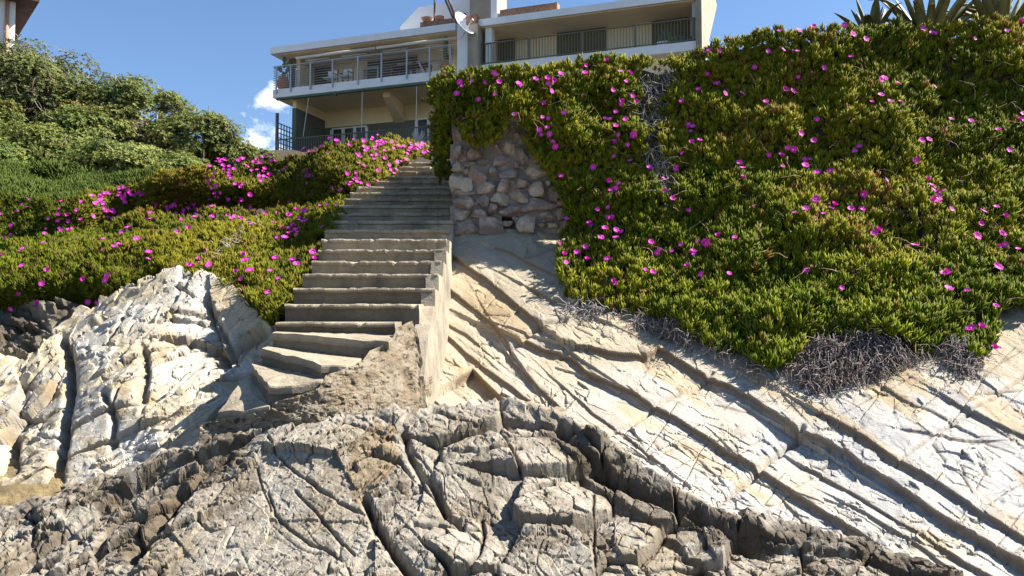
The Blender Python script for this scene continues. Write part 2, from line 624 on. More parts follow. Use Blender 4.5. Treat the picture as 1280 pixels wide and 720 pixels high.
# --- left pale rock
lr_feats = [
    (L, [(240, 352), (225, 380), (215, 395), (250, 395), (268, 392)], .05, 16),
    (L, [(265, 372), (268, 400), (278, 430), (282, 440)], .10, 20),
    (L, [(216, 425), (240, 423), (270, 430), (285, 445)], .10, 18),
    (G, [(82, 430), (88, 460), (86, 500), (78, 560), (70, 600)], .16, 6),
    (G, [(135, 500), (145, 530), (140, 560)], .07, 4),
    (G, [(180, 440), (186, 470), (178, 500)], .08, 5),
    (G, [(285, 450), (300, 440), (318, 425), (330, 420)], .14, 7),
    (G, [(262, 380), (290, 440), (297, 455)], .06, 4),
    (L, [(20, 520), (50, 500), (60, 490), (70, 470)], .12, 22),
    (L, [(0, 540), (18, 520), (25, 490), (22, 480)], .14, 20),
    (G, [(16, 590), (14, 560), (10, 540)], .2, 7),
]


def lr_shape(px, py, V, wx, wy, info):
    a = wx * .87 - wy * .5          # along the strata (rising to the right)
    b = wx * .5 + wy * .87
    f1, e1 = facets(a / 120, b / 30, 13, .9, 1.5)
    f2, e2 = facets(a / 46, b / 8, 17, .9, 1.2)
    f3, e3 = facets(a / 15, b / 6, 23, 1., 1.4)
    info['e1'] = e1
    patch = np.clip(.55 + .8 * fbm(p3(px / 50, py / 50), 3, 79), 0, 1)
    info['patch'] = patch
    info['e2'] = e2
    h = .075 * (f1 + .5) * cham(e1, .07) + .030 * (f2 + .5) * (.3 + patch) * cham(e2, .24) + .011 * f3 * (.4 + patch)
    return h - .02 * np.exp(-e1 / .04)


def lr_colour(px, py, V, h, led, info):
    n1 = fbm(p3(px / 60, py / 40), 4, 46)
    n2 = fbm(p3(px / 30, py / 18), 4, 47)
    c = lerp((.62, .52, .36), (.63, .60, .54), .4 + .9 * n1)
    c = lerp(c, (.50, .38, .20), np.clip(n2 * 1.5 - .45, 0, 1) * .8)
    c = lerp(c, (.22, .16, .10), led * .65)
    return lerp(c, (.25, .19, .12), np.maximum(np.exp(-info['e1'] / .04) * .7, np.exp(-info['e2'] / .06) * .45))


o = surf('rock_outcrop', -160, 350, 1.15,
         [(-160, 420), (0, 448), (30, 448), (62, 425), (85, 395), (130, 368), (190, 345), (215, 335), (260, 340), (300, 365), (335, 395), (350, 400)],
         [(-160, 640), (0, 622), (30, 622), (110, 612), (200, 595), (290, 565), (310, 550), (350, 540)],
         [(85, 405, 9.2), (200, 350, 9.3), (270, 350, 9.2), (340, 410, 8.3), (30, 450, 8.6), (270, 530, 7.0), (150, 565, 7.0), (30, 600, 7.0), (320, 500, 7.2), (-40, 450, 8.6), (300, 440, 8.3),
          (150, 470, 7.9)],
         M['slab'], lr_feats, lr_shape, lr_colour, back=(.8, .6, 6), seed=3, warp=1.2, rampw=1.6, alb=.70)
tag(o, 'jagged pale rock outcrop to the left of the lowest steps', 'rock', kind='structure')

# --- foreground rock
fg_feats = [
    (L, [(-30, 735), (40, 690), (67, 673), (89, 660), (133, 622), (178, 593), (222, 573), (300, 548)], 0.084, 34.0),
    (L, [(80, 640), (100, 632), (150, 608), (190, 590)], 0.017, 12.0),
    (L, [(20, 660), (42, 640), (48, 655), (45, 680)], 0.034, 12.0),
    (G, [(168, 690), (180, 676), (196, 662), (230, 622)], 0.144, 8.1),
    (G, [(120, 690), (140, 655), (165, 640)], 0.060, 5.0),
    (G, [(150, 645), (185, 615), (235, 592), (285, 565)], 0.078, 5.0),
    (G, [(333, 548), (345, 567), (365, 585), (385, 602), (410, 620), (435, 637), (455, 650)], .022, 1.7),
    (G, [(333, 613), (345, 645), (380, 675), (420, 700), (440, 725)], .022, 1.7),
    (G, [(369, 613), (400, 650), (425, 680), (445, 700)], .022, 1.7),
    (G, [(290, 630), (320, 610), (350, 597), (362, 590)], 0.018, 1.6),
    (G, [(320, 580), (328, 610), (338, 640)], 0.018, 1.6),
    (G, [(458, 630), (470, 660), (488, 690), (520, 730)], 0.120, 5.0),
    (G, [(503, 540), (515, 575), (545, 618), (560, 650), (575, 660)], 0.084, 5.0),
    (G, [(600, 640), (605, 665), (600, 700), (590, 720)], 0.042, 2.5),
    (G, [(560, 570), (600, 575), (650, 570)], 0.036, 2.5),
    (G, [(520, 660), (560, 668), (600, 665)], 0.036, 2.5),
    (G, [(690, 600), (660, 620), (640, 640), (610, 650)], 0.042, 2.5),
    ('ridge', [(640, 508), (690, 521), (720, 537), (760, 560), (800, 590), (840, 620), (890, 650), (950, 664)], .05, 7),
    (G, [(700, 540), (720, 560), (745, 582), (790, 612), (845, 645), (900, 668), (960, 690)], 0.102, 5.6),
    (L, [(715, 575), (733, 592), (796, 640), (872, 704), (890, 720)], 0.055, 22.0),
    (L, [(860, 690), (920, 672), (1000, 685), (1100, 700), (1180, 735)], 0.063, 20.0),
    (G, [(420, 528), (470, 545), (515, 565), (540, 590)], .022, 1.7),
    (G, [(740, 610), (742, 680), (745, 720)], 0.030, 1.9),
    (G, [(540, 512), (590, 540), (640, 548), (700, 545)], 0.036, 3.1),
]


def fg_shape(px, py, V, wx, wy, info):
    right = np.clip((px - 460) / 90, 0, 1)
    bigslab = inpoly(px, py, [(205, 720), (330, 560), (420, 570), (470, 660), (470, 720)]) * 1.0
    a1, b1 = wx * .84 - wy * .54, wx * .54 + wy * .84        # left: rising right
    a2, b2 = wx * .80 + wy * .60, -wx * .60 + wy * .80       # right: falling right
    l1, el = facets(a1 / 110, b1 / 26, 61, .7, 1.3)
    l2, el2 = facets(a1 / 42, b1 / 10, 63, .7, 1.2)
    r1, er = facets(wx / 92, wy / 60, 67, .4, 1.7)
    r2, er2 = facets(a2 / 34, b2 / 17, 69, .5, 1.4)
    x1, ex1 = facets(a2 / 170 + 5, b2 / 26 + 2, 73, 1., 1.)
    x2, ex2 = facets(a1 / 190 + 2, b1 / 34 + 8, 74, 1., 1.)
    s3, es = facets(wx / 10, wy / 7, 71, 1., 1.)
    crest = np.exp(-np.clip(py - np.interp(px, [0, 270, 420, 560, 690, 760, 900, 1180], [640, 545, 522, 505, 515, 555, 640, 715]), 0, 400) / 22) * np.clip((px - 380) / 60, 0, 1)
    k = 1 - .8 * bigslab
    h = (1 - right) * (.060 * (l1 + .5) * cham(el, .06) + .016 * (l2 + .5) * cham(el2, .18)) * k + right * (.085 * (r1 + .5) * cham(er, .07) + .013 * (r2 + .5) * cham(er2, .10)) + .007 * s3
    h += .02 * facets(wx / 110 + 4, wy / 80, 87, 1., 1.6)[0]
    rough = np.clip(fbm(p3(px / 50, py / 40), 3, 28) * 1.5, 0, 1)
    c1, _e = facets(a2 / 16, b2 / 6, 81, 1., 1.)
    h += crest * .035 * c1 + .016 * facets(wx / 14, wy / 7, 83, 1., 1.2)[0] * rough * k
    ck = np.maximum(np.exp(-er2 / .035) * right, np.exp(-el2 / .04) * (1 - right) * k)
    ck = np.maximum(ck, np.exp(-np.minimum(ex1, ex2) / .022) * np.clip(fbm(p3(px / 45, py / 45), 2, 36) * 2 + .35, 0, 1))
    info['ck'] = ck
    h -= .010 * ck
    h -= (.035 * np.exp(-er / .05) * right + .03 * np.exp(-el / .05) * (1 - right) * k)
    top = np.interp(px, [0, 270, 420, 560, 690, 760, 900, 1180], [640, 545, 522, 505, 515, 555, 640, 715])
    h = h * (.35 + .65 * np.clip((py - top) / 26, 0, 1))
    info.update(er=er, el=el, right=right, crest=crest, big=bigslab, rough=rough)
    return h


def fg_colour(px, py, V, h, led, info):
    n1 = fbm(p3(px / 70, py / 50), 4, 51)
    n2 = fbm(p3(px / 24, py / 16), 4, 52)
    c = lerp((.50, .425, .32), (.60, .54, .455), .5 + .9 * n1)
    c = lerp(c, (.20, .15, .10), np.clip(info['rough'] * 1.2 - .35, 0, 1) * .6)
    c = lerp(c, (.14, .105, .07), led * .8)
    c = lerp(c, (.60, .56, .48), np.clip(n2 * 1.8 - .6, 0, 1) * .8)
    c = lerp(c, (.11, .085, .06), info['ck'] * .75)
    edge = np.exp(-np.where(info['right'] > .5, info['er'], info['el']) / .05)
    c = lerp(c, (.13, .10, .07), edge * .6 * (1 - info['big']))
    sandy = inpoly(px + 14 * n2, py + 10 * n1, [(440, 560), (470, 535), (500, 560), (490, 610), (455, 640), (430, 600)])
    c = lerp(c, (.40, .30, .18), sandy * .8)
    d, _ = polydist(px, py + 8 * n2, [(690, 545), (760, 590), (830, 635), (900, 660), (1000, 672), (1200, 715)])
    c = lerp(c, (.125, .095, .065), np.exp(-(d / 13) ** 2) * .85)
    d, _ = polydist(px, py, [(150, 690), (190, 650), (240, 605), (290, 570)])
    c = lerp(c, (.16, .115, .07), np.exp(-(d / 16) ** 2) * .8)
    return c * np.array((1.0, .98, .93))


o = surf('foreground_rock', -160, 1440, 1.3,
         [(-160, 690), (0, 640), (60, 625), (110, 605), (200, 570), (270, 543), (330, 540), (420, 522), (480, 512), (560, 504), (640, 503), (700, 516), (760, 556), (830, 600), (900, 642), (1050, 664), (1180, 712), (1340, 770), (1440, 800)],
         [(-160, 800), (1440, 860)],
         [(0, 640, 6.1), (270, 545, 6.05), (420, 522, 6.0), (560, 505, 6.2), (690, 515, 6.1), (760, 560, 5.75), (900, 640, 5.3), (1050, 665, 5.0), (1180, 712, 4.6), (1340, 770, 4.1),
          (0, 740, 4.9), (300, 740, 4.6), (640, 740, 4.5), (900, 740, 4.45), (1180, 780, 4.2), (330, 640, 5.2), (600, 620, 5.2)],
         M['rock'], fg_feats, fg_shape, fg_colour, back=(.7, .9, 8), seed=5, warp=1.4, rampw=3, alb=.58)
tag(o, 'dark grey craggy foreground rock with crevices and veins', 'rock', kind='structure')


# --- sand pocket and old retaining stones at far left
def sand_col(px, py, V, h, led, info):
    n = fbm(p3(px / 25, py / 12), 4, 91)
    return lerp((.24, .18, .10), (.46, .34, .16), .5 + n)


o = surf('sand', -160, 150, 2.5, [(-160, 560), (0, 570), (60, 588), (150, 575)], [(-160, 690), (150, 660)],
         [(0, 590, 7.12), (100, 590, 7.1), (0, 650, 6.3), (100, 640, 6.4), (-60, 560, 7.6), (150, 575, 7.4)], M['sand'], (), lambda px, py, V, wx, wy, i: .008 * fbm(p3(px / 9, py / 4), 4, 92), sand_col)
tag(o, 'patch of ochre sand below the pale outcrop', 'sand', kind='structure')


def bank_col(px, py, V, h, led, info):
    n = fbm(p3(px / 20, py / 14), 4, 93)
    return lerp((.13, .105, .075), (.30, .26, .19), .5 + n)


o = surf('rock_bank', -200, 100, 1.8, [(-200, 380), (100, 380)], [(-200, 480), (30, 470), (100, 440)],
         [(0, 390, 10.2), (60, 390, 9.9), (0, 470, 9.0), (60, 440, 9.3), (-60, 390, 10.4)], M['rock'], (),
         lambda px, py, V, wx, wy, i: .14 * facets(wx / 24, wy / 12, 95, 1., 1.)[0] + .03 * fbm(p3(px / 8, py / 5), 3, 94), bank_col)
tag(o, 'shaded broken rock bank under the ice plant at the far edge', 'rock', kind='structure')

# ------------------------------------------------------------------ ground sheet
gx = np.concatenate([[-300, -120, -60], np.linspace(-40, 40, 81), [60, 120, 300]])
gy = np.concatenate([[-40, -10, 2], np.linspace(4, 60, 80), [90, 150, 400]])
GX, GY = np.meshgrid(gx, gy)


def ground_z(x, y):
    z = np.interp(y, [-40, 4.5, 6, 8, 11, 15, 20, 36, 60, 400], [-1.9, -1.85, -1.8, -1.3, .3, 2.5, 4.0, 8.0, 8.6, 9])
    dip = np.clip((-x - 2.2) / 3, 0, 1) * np.clip((34 - y) / 6, 0, 1) * np.clip((y - 9) / 4, 0, 1)
    return z - dip * 2.2


GZ = ground_z(GX, GY) + .12 * fbm(p3(GX, GY), 3, 4)
V = np.stack([GX, GY, GZ], -1)
idx = np.arange(GX.size).reshape(GX.shape)
q = np.stack([idx[:-1, :-1], idx[:-1, 1:], idx[1:, 1:], idx[1:, :-1]], -1).reshape(-1, 4)
o = mesh_np('ground', V, q, None, M['soil'], smooth=True)
tag(o, 'dark soil hillside under the plants', 'ground', kind='structure')

# ------------------------------------------------------------------ stairs
stairs = empty('concrete_stairs', P(540, 400, 7.1).tolist())
tag(stairs, 'weathered concrete stairway climbing between ice plant banks and stone wall', 'stairs', kind='thing')
SO = np.array(stairs.location)
CONC = np.array((.385, .32, .225))


def col_for(V, base, amt=.18, s=0, dark=(.16, .14, .115), dk=.5):
    n = fbm(V * 2.2, 4, 200 + s)
    n2 = fbm(V * np.array([5., 5., 1.5]), 3, 230 + s)
    c = np.asarray(base) * (1 + amt * n)[:, None]
    return lerp(c, dark, np.clip(n2 * 1.3 - .1, 0, 1) * dk)


def step_mesh(XL, XR, Y, z, s, depth=.56, drop=.46, worn=1.0):
    n = max(12, int((XR - XL) / .035))
    prof = np.array([(-.004, .0), (-.022, -.006), (-.028, -.02), (-.024, -.046), (-.003, -.056), (0, -.10), (.002, -drop), (depth, -drop), (depth, .008), (.2, .004)])
    xs = np.linspace(XL, XR, n)
    V = np.zeros((n, len(prof), 3))
    V[..., 0] = xs[:, None]
    V[..., 1] = Y + prof[None, :, 0]
    V[..., 2] = z + prof[None, :, 1]
    q = p3(xs * 9, xs * 0 + s * 3.1)
    j = .012 * worn * fbm(q, 4, s)
    k = .005 * worn * fbm(q * 1.3 + 7, 4, s + 5)
    chip = np.maximum(0, fbm(q * 1.7, 4, s + 3) - .42)
    V[:, 0:6, 1] += (j + .012 * np.maximum(0, fbm(q * 2.4, 3, s + 3) - .35))[:, None]
    V[:, 0:4, 1] += (.035 * chip)[:, None]
    V[:, 0:3, 2] -= (.025 * chip)[:, None]
    V[:, 0:5, 2] += k[:, None]
    V[:, 0, 2] -= .012 * np.maximum(0, fbm(q * 3, 3, s + 8) - .2)
    V = V.reshape(-1, 3)
    m = len(prof)
    idx = np.arange(n * m).reshape(n, m)
    nx = np.roll(idx, -1, 1)
    qd = np.stack([idx[:-1], nx[:-1], nx[1:], idx[1:]], -1).reshape(-1, 4)
    Vc = np.concatenate([V, V[:m].mean(0)[None], V[-m:].mean(0)[None]])
    tr = [(n * m, (i + 1) % m, i) for i in range(m)] + [(n * m + 1, (n - 1) * m + i, (n - 1) * m + (i + 1) % m) for i in range(m)]
    c = col_for(Vc, CONC * (1 + .10 * math.sin(s * 2.7)), s=s)
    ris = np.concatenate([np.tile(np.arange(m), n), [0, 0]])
    riser_dark = np.interp(s - 40, [-1, 1, 3, 6, 17], [.85, .75, .35, .15, .25]) * np.isin(ris, (3, 4, 5, 6))     # darker tone on the risers, strongest on the lower steps
    c = lerp(c, (.085, .073, .056), riser_dark)
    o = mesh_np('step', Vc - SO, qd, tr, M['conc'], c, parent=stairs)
    return o


straight = {17: (505, 560), 16: (495, 560), 15: (480, 560), 14: (466, 562), 13: (455, 563), 12: (446, 566), 11: (438, 567), 10: (430, 568), 9: (422, 568), 8: (416, 568), 7: (412, 567),
            6: (406, 562), 5: (402, 558), 4: (398, 554), 3: (390, 551), 2: (378, 547), 1: (367, 541), 0: (356, 524), -1: (346, 494)}
YK = lambda k: 7.6 + .456 * k
ZK = lambda k: .228 + .175 * k
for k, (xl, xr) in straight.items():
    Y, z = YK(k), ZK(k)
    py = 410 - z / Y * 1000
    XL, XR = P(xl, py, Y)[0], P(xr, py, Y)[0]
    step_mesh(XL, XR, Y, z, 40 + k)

# winding steps at the foot: traced treads with their own thickness
winders = [
    [(339, 416.5, 6.93), (395, 420, 6.85), (453, 425, 6.75), (486, 427, 6.72), (500, 418, 7.2), (347, 414, 7.2)],
    [(326, 436, 6.75), (365, 446, 6.55), (402, 456.5, 6.32), (432, 458, 6.35), (462, 446, 6.9), (341, 431, 7.1)],
    [(313, 455, 6.7), (324, 469, 6.45), (336, 484, 6.1), (366, 483, 6.1), (399, 478, 6.15), (412, 466, 6.6), (330, 450, 7.0)],
    [(303, 475, 6.65), (272, 516, 6.2), (304, 514, 6.08), (337, 509, 6.05), (346, 500, 6.3), (320, 464, 6.85)],
]
for i, w in enumerate(winders):
    T = np.array([P(*p) for p in w])
    # densify the outline, wear it, and hang a slab edge with a recessed riser below
    pts = []
    for a, b in zip(T, np.roll(T, -1, 0)):
        m = max(2, int(np.linalg.norm(b - a) / .05))
        pts += [a + (b - a) * t for t in np.arange(m) / m]
    pts = np.array(pts)
    cen = pts.mean(0)
    pts = pts + .010 * np.stack([fbm(pts * 8, 3, 300 + i), fbm(pts * 8, 3, 310 + i), fbm(pts * 8, 3, 320 + i)], -1)
    n = len(pts)
    thick = .055
    inset = pts + (cen - pts) * .03
    rings = [pts + (cen - pts) * .012 + np.array([0, 0, .004]), pts + np.array([0, 0, -.008]), pts + np.array([0, 0, -thick]), inset + np.array([0, 0, -thick - .01]),
             inset + np.array([0, 0, -(.30 if i < 3 else .14)])]
    Vw = np.concatenate(rings + [cen[None] + np.array([0, 0, .004])])
    qd = []
    for r in range(4):
        for a in range(n):
            b = (a + 1) % n
            qd.append((r * n + a, (r + 1) * n + a, (r + 1) * n + b, r * n + b))
    tr = [(5 * n, a, (a + 1) % n) for a in range(n)]
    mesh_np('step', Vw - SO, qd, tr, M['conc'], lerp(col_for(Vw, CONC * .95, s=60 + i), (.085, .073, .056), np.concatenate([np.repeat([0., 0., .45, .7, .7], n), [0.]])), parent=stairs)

# stringer: the outer side wall of the flight
ys = np.arange(7.0, 10.75, .05)
zt = np.array([.228 + .175 * (math.floor((y - 7.6 + .03) / .456)) for y in ys]) - .012
zt = np.where(ys < 8.0, np.minimum(zt, np.interp(ys, [7.0, 7.35, 8.0], [-.42, -.12, .28])), zt)
Vs, qs = [], []
rows = 16
for i, y in enumerate(ys):
    zb = float(np.interp(y, [7.0, 7.4, 7.9, 8.3, 8.5, 9.3, 10.4, 10.8], [-.75, -.7, -.6, -.55, -.5, -.05, .5, .8])) + .06 * float(vnoise(np.array([y * 6, 1., 2.]), 8))
    for r in range(rows):
        t = r / (rows - 1)
        z = zt[i] * (1 - t) + zb * t
        X = -.775 + .012 * float(vnoise(np.array([y * 5, z * 5, 3.]), 3)) + .05 * t * t
        Vs.append((X, y, z))
for i in range(len(ys) - 1):
    for r in range(rows - 1):
        a = i * rows + r
        qs.append((a, a + 1, a + rows + 1, a + rows))
nV = len(Vs)
Vs += [(x - .14, y, z) for x, y, z in Vs]
for i in range(len(ys) - 1):
    a = i * rows
    qs.append((a, a + rows, nV + a + rows, nV + a))
for r in range(rows - 1):
    qs.append((r, nV + r, nV + r + 1, r + 1))
Vs = np.array(Vs)
mesh_np('stringer', Vs - SO, qs, None, M['conc'], col_for(Vs, (.37, .315, .235), .2, 3, dk=.5), parent=stairs)


def base_col(px, py, V, h, led, info):
    n = fbm(p3(px / 16, py / 11), 4, 97)
    n2 = fbm(p3(px / 5, py / 4), 3, 98)
    c = lerp((.40, .31, .20), (.52, .43, .31), .5 + n)
    return lerp(c, (.13, .10, .07), np.clip(n2 * 1.5 - .5, 0, 1))


o = surf('footing', 250, 532, 1.2,
         [(250, 532), (272, 524), (335, 515), (345, 502), (398, 486), (408, 468), (450, 455), (464, 436), (488, 428), (497, 409), (516, 400), (524, 425), (528, 450), (532, 474)],
         [(250, 580), (330, 575), (420, 565), (532, 560)],
         [(272, 522, 6.15), (335, 512, 6.02), (398, 484, 6.1), (455, 453, 6.45), (490, 427, 6.8), (500, 408, 7.12), (524, 400, 7.3), (530, 470, 7.1), (510, 500, 6.6), (420, 525, 6.05), (330, 545, 6.0), (470, 480, 6.45), (532, 540, 6.9)],
         M['conc_rough'], [(G, [(520, 425), (524, 440), (520, 460)], .02, 2.), (G, [(508, 470), (512, 490)], .06, 5), (G, [(455, 434), (475, 437)], .04, 4)],
         lambda px, py, V, wx, wy, i: .016 * fbm(p3(px / 26, py / 18), 3, 99) + .008 * fbm(p3(px / 5, py / 4), 3, 96) + .010 * facets(wx / 9, wy / 6, 90, 1., 1.)[0] + .010 * facets(wx / 34, wy / 20, 91, .7, 1.2)[0], base_col, seed=8, side=.5, warp=1.5)
o.data.transform(__import__('mathutils').Matrix.Translation(-Vector(SO)))
o.parent = stairs

# ------------------------------------------------------------------ stone wall beside the stairs
WY = 10.8
wall = empty('stone_wall', P(566, 295, WY).tolist())
tag(wall, 'rubble stone retaining wall in grey mortar at the right of the stairs', 'wall', kind='thing')
WO = np.array(wall.location)
tr_list = [(95, 115, 60, 90), (95, 215, 45, 80), (185, 230, 95, 60), (195, 325, 110, 90), (100, 295, 60, 60), (325, 260, 100, 60), (345, 105, 50, 50), (367, 180, 80, 85), (430, 225, 70, 90),
           (410, 125, 40, 40), (370, 328, 120, 60), (282, 312, 50, 60), (510, 312, 130, 90), (408, 285, 40, 25), (110, 385, 110, 100), (248, 398, 100, 75), (340, 390, 85, 85), (435, 378, 80, 50),
           (512, 410, 105, 75), (575, 375, 30, 30), (605, 440, 65, 80), (130, 430, 100, 35), (130, 480, 110, 75), (228, 465, 65, 70), (318, 465, 100, 65), (420, 445, 100, 80), (520, 490, 180, 70),
           (110, 552, 90, 75), (208, 535, 80, 50), (278, 508, 55, 60), (368, 527, 115, 55), (145, 620, 140, 90), (272, 605, 130, 95), (453, 588, 95, 95), (575, 550, 110, 50), (640, 540, 60, 60),
           (540, 600, 40, 30), (300, 185, 35, 40), (240, 270, 40, 25), (165, 275, 50, 25), (600, 600, 60, 30), (640, 480, 50, 40), (690, 500, 70, 70), (690, 590, 80, 70), (690, 410, 70, 80),
           (620, 340, 80, 70), (560, 210, 80, 80), (480, 120, 80, 80), (250, 130, 90, 80), (180, 140, 70, 70), (260, 30, 110, 80), (380, 30, 100, 70), (120, 30, 100, 70), (500, 30, 100, 80),
           (640, 230, 80, 80), (700, 310, 70, 80), (600, 100, 110, 90)]
import bmesh
bm = bmesh.new()
bmesh.ops.create_icosphere(bm, subdivisions=4, radius=1)
ico = np.array([v.co[:] for v in bm.verts])
icof = np.array([[v.index for v in f.verts] for f in bm.faces])
bm.free()
SV, SF, SC = [], [], []
cnt = 0
for i, (cx, cy, w, hgt) in enumerate(tr_list):
    c = P(550 + cx / 4.235, 140 + cy / 4.235, WY)
    k = WY / 1000 / 4.235
    r = np.array([w * k / 2 * 1.16, .13, hgt * k / 2 * 1.16])
    d = ico / np.abs(ico).max(1, keepdims=True)
    s = ico * .35 + d * .63
    # chop with a few random planes so that the stones read as broken rock
    for _ in range(16):
        nrm = RNG.normal(size=3)
        nrm /= np.linalg.norm(nrm)
        dd = s @ nrm
        lim = RNG.uniform(.66, .92)
        s = s - nrm * np.maximum(0, dd - lim)[:, None]
    s = s * (1 + .09 * fbm(s * 2.4 + i * 5.3, 4, 70))[:, None]
    a = RNG.uniform(-.12, .12)
    v = s * r
    v = np.stack([v[:, 0] * math.cos(a) - v[:, 2] * math.sin(a), v[:, 1], v[:, 0] * math.sin(a) + v[:, 2] * math.cos(a)], -1)
    v = v + c + np.array([0, .04 + RNG.uniform(-.02, .02), 0])
    SV.append(v)
    SF.append(icof + cnt)
    cnt += len(v)
    pal = [(.33, .25, .21), (.43, .35, .27), (.31, .26, .25), (.50, .43, .33), (.27, .205, .18)]
    base = np.array(pal[int(RNG.integers(0, 5))])
    SC.append(lerp(base * np.ones((len(v), 1)), (.52, .44, .36), np.clip(.9 * fbm(v * 7, 3, 75), 0, 1)))
for i in range(150):
    c = np.array([RNG.uniform(-.74, .75), WY + .035, RNG.uniform(1.3, 3.1)])
    rr0 = RNG.uniform(.018, .05)
    v = ico * .5 + ico / np.abs(ico).max(1, keepdims=True) * .4
    for _ in range(7):
        nrm = RNG.normal(size=3)
        nrm /= np.linalg.norm(nrm)
        v = v - nrm * np.maximum(0, v @ nrm - .6)[:, None]
    v = v * rr0 * np.array([1.3, .8, 1]) + c
    SV.append(v)
    SF.append(icof + cnt)
    cnt += len(v)
    SC.append(np.ones((len(v), 3)) * np.array([.37, .31, .27]) * RNG.uniform(.7, 1.3))
# corner stones running back along the stairs
for i in range(34):
    y = 11.05 + (i % 9) * .52 + RNG.uniform(-.05, .05)
    z = 1.5 + (i // 9) * .42 + (y - 10.9) * .33
    v = ico * .45 + ico / np.abs(ico).max(1, keepdims=True) * .5
    v = v * (1 + .08 * fbm(v * 2 + i, 3, 71))[:, None] * np.array([.10, .22, .17]) + np.array([-.76, y, z])
    SV.append(v)
    SF.append(icof + cnt)
    cnt += len(v)
    SC.append(np.ones((len(v), 3)) * np.array([.38, .31, .26]) * RNG.uniform(.8, 1.2))
mesh_np('stonework', np.concatenate(SV) - WO, None, np.concatenate(SF), M['stone'], np.concatenate(SC), parent=wall)
# mortar core with the drain hole
xs = np.linspace(-.80, 1.7, 126)
zs = np.linspace(.7, 3.25, 128)
XX, ZZ = np.meshgrid(xs, zs)
hole = (np.abs(XX - P(637, 278, WY)[0]) < .10) & (np.abs(ZZ - P(637, 278, WY)[2]) < .085)
YY = WY + .03 + .025 * fbm(p3(XX * 5, ZZ * 5), 3, 6) + hole * .45
V = np.stack([XX, YY, ZZ], -1)
idx = np.arange(XX.size).reshape(XX.shape)
q = list(np.stack([idx[:-1, :-1], idx[:-1, 1:], idx[1:, 1:], idx[1:, :-1]], -1).reshape(-1, 4))
mesh_np('mortar', V.reshape(-1, 3) - WO, q, None, M['mortar'], parent=wall)
b_ = MB().box(-.78, -.3, 11.0, 15.6, .6, 2.9).box(-.3, 1.7, 11.5, 12.5, .6, 3.2)
mesh_np('wall_core', np.array(b_.v) - WO, b_.q, None, M['mortar'], parent=wall)

# ------------------------------------------------------------------ ice plant


def leaf_geom(base, d, bend, length, w, rnd):
    """triangular succulent leaf: base ring, belly ring, tip"""
    d = d / np.linalg.norm(d)
    side = np.cross(d, [0, 0, 1.0])
    if np.linalg.norm(side) < .05:
        side = np.array([1.0, 0, 0])
    side /= np.linalg.norm(side)
    up = np.cross(side, d)
    p0 = base
    p1 = base + d * length * .5
    d2 = d + bend
    d2 = d2 / np.linalg.norm(d2)
    p2 = p1 + d2 * length * .5
    out = []
    for c, r in ((p0, w * .5), (p1, w)):
        for k in range(3):
            a = 2 * math.pi * k / 3 + math.pi / 2 + rnd
            out.append(c + (side * math.cos(a) + up * math.sin(a)) * r)
    out.append(p2)
    return out


def make_sprig(rs, nleaf=8, opening=(46, 5)):
    V, q, t, tip, lid = [], [], [], [], []
    for i in range(nleaf):
        f = i / (nleaf - 1)
        az = (i // 2) * 1.571 + (i % 2) * math.pi + rs.uniform(-.35, .35)
        op = math.radians(opening[0] * (1 - f) + opening[1] * f + rs.uniform(-9, 9))
        d = np.array([math.cos(az) * math.sin(op), math.sin(az) * math.sin(op), math.cos(op)])
        ln = (.092 - .022 * f) * rs.uniform(.75, 1.2)
        g = leaf_geom(np.array([0, 0, .028 * f]), d, np.array([0, 0, .55]) - d * .0, ln, .0084 * rs.uniform(.8, 1.15), rs.uniform(-.4, .4))
        n = len(V)
        V += g
        q += [(n + k, n + (k + 1) % 3, n + 3 + (k + 1) % 3, n + 3 + k) for k in range(3)]
        t += [(n + 3 + k, n + 3 + (k + 1) % 3, n + 6) for k in range(3)]
        tip += [0.] * 3 + [.45] * 3 + [1.]
        lid += [i] * 7
    return np.array(V), np.array(q), np.array(t), np.array(tip), np.array(lid)


RS = np.random.default_rng(5)
SPRIGS = [make_sprig(RS, nl) for nl in (8, 8, 7, 9, 6, 8)]
SMALL = [make_sprig(RS, 6, (70, 15)) for _ in range(4)]


def frames(axis, ang):
    a = axis / np.linalg.norm(axis, axis=1, keepdims=True)
    ref = np.where(np.abs(a[:, 2:3]) < .95, np.array([[0, 0, 1.0]]), np.array([[1.0, 0, 0]]))
    s = np.cross(ref, a)
    s /= np.linalg.norm(s, axis=1, keepdims=True)
    u = np.cross(a, s)
    c, n = np.cos(ang)[:, None], np.sin(ang)[:, None]
    return np.stack([s * c + u * n, -s * n + u * c, a], -1)     # columns: local x, y, z


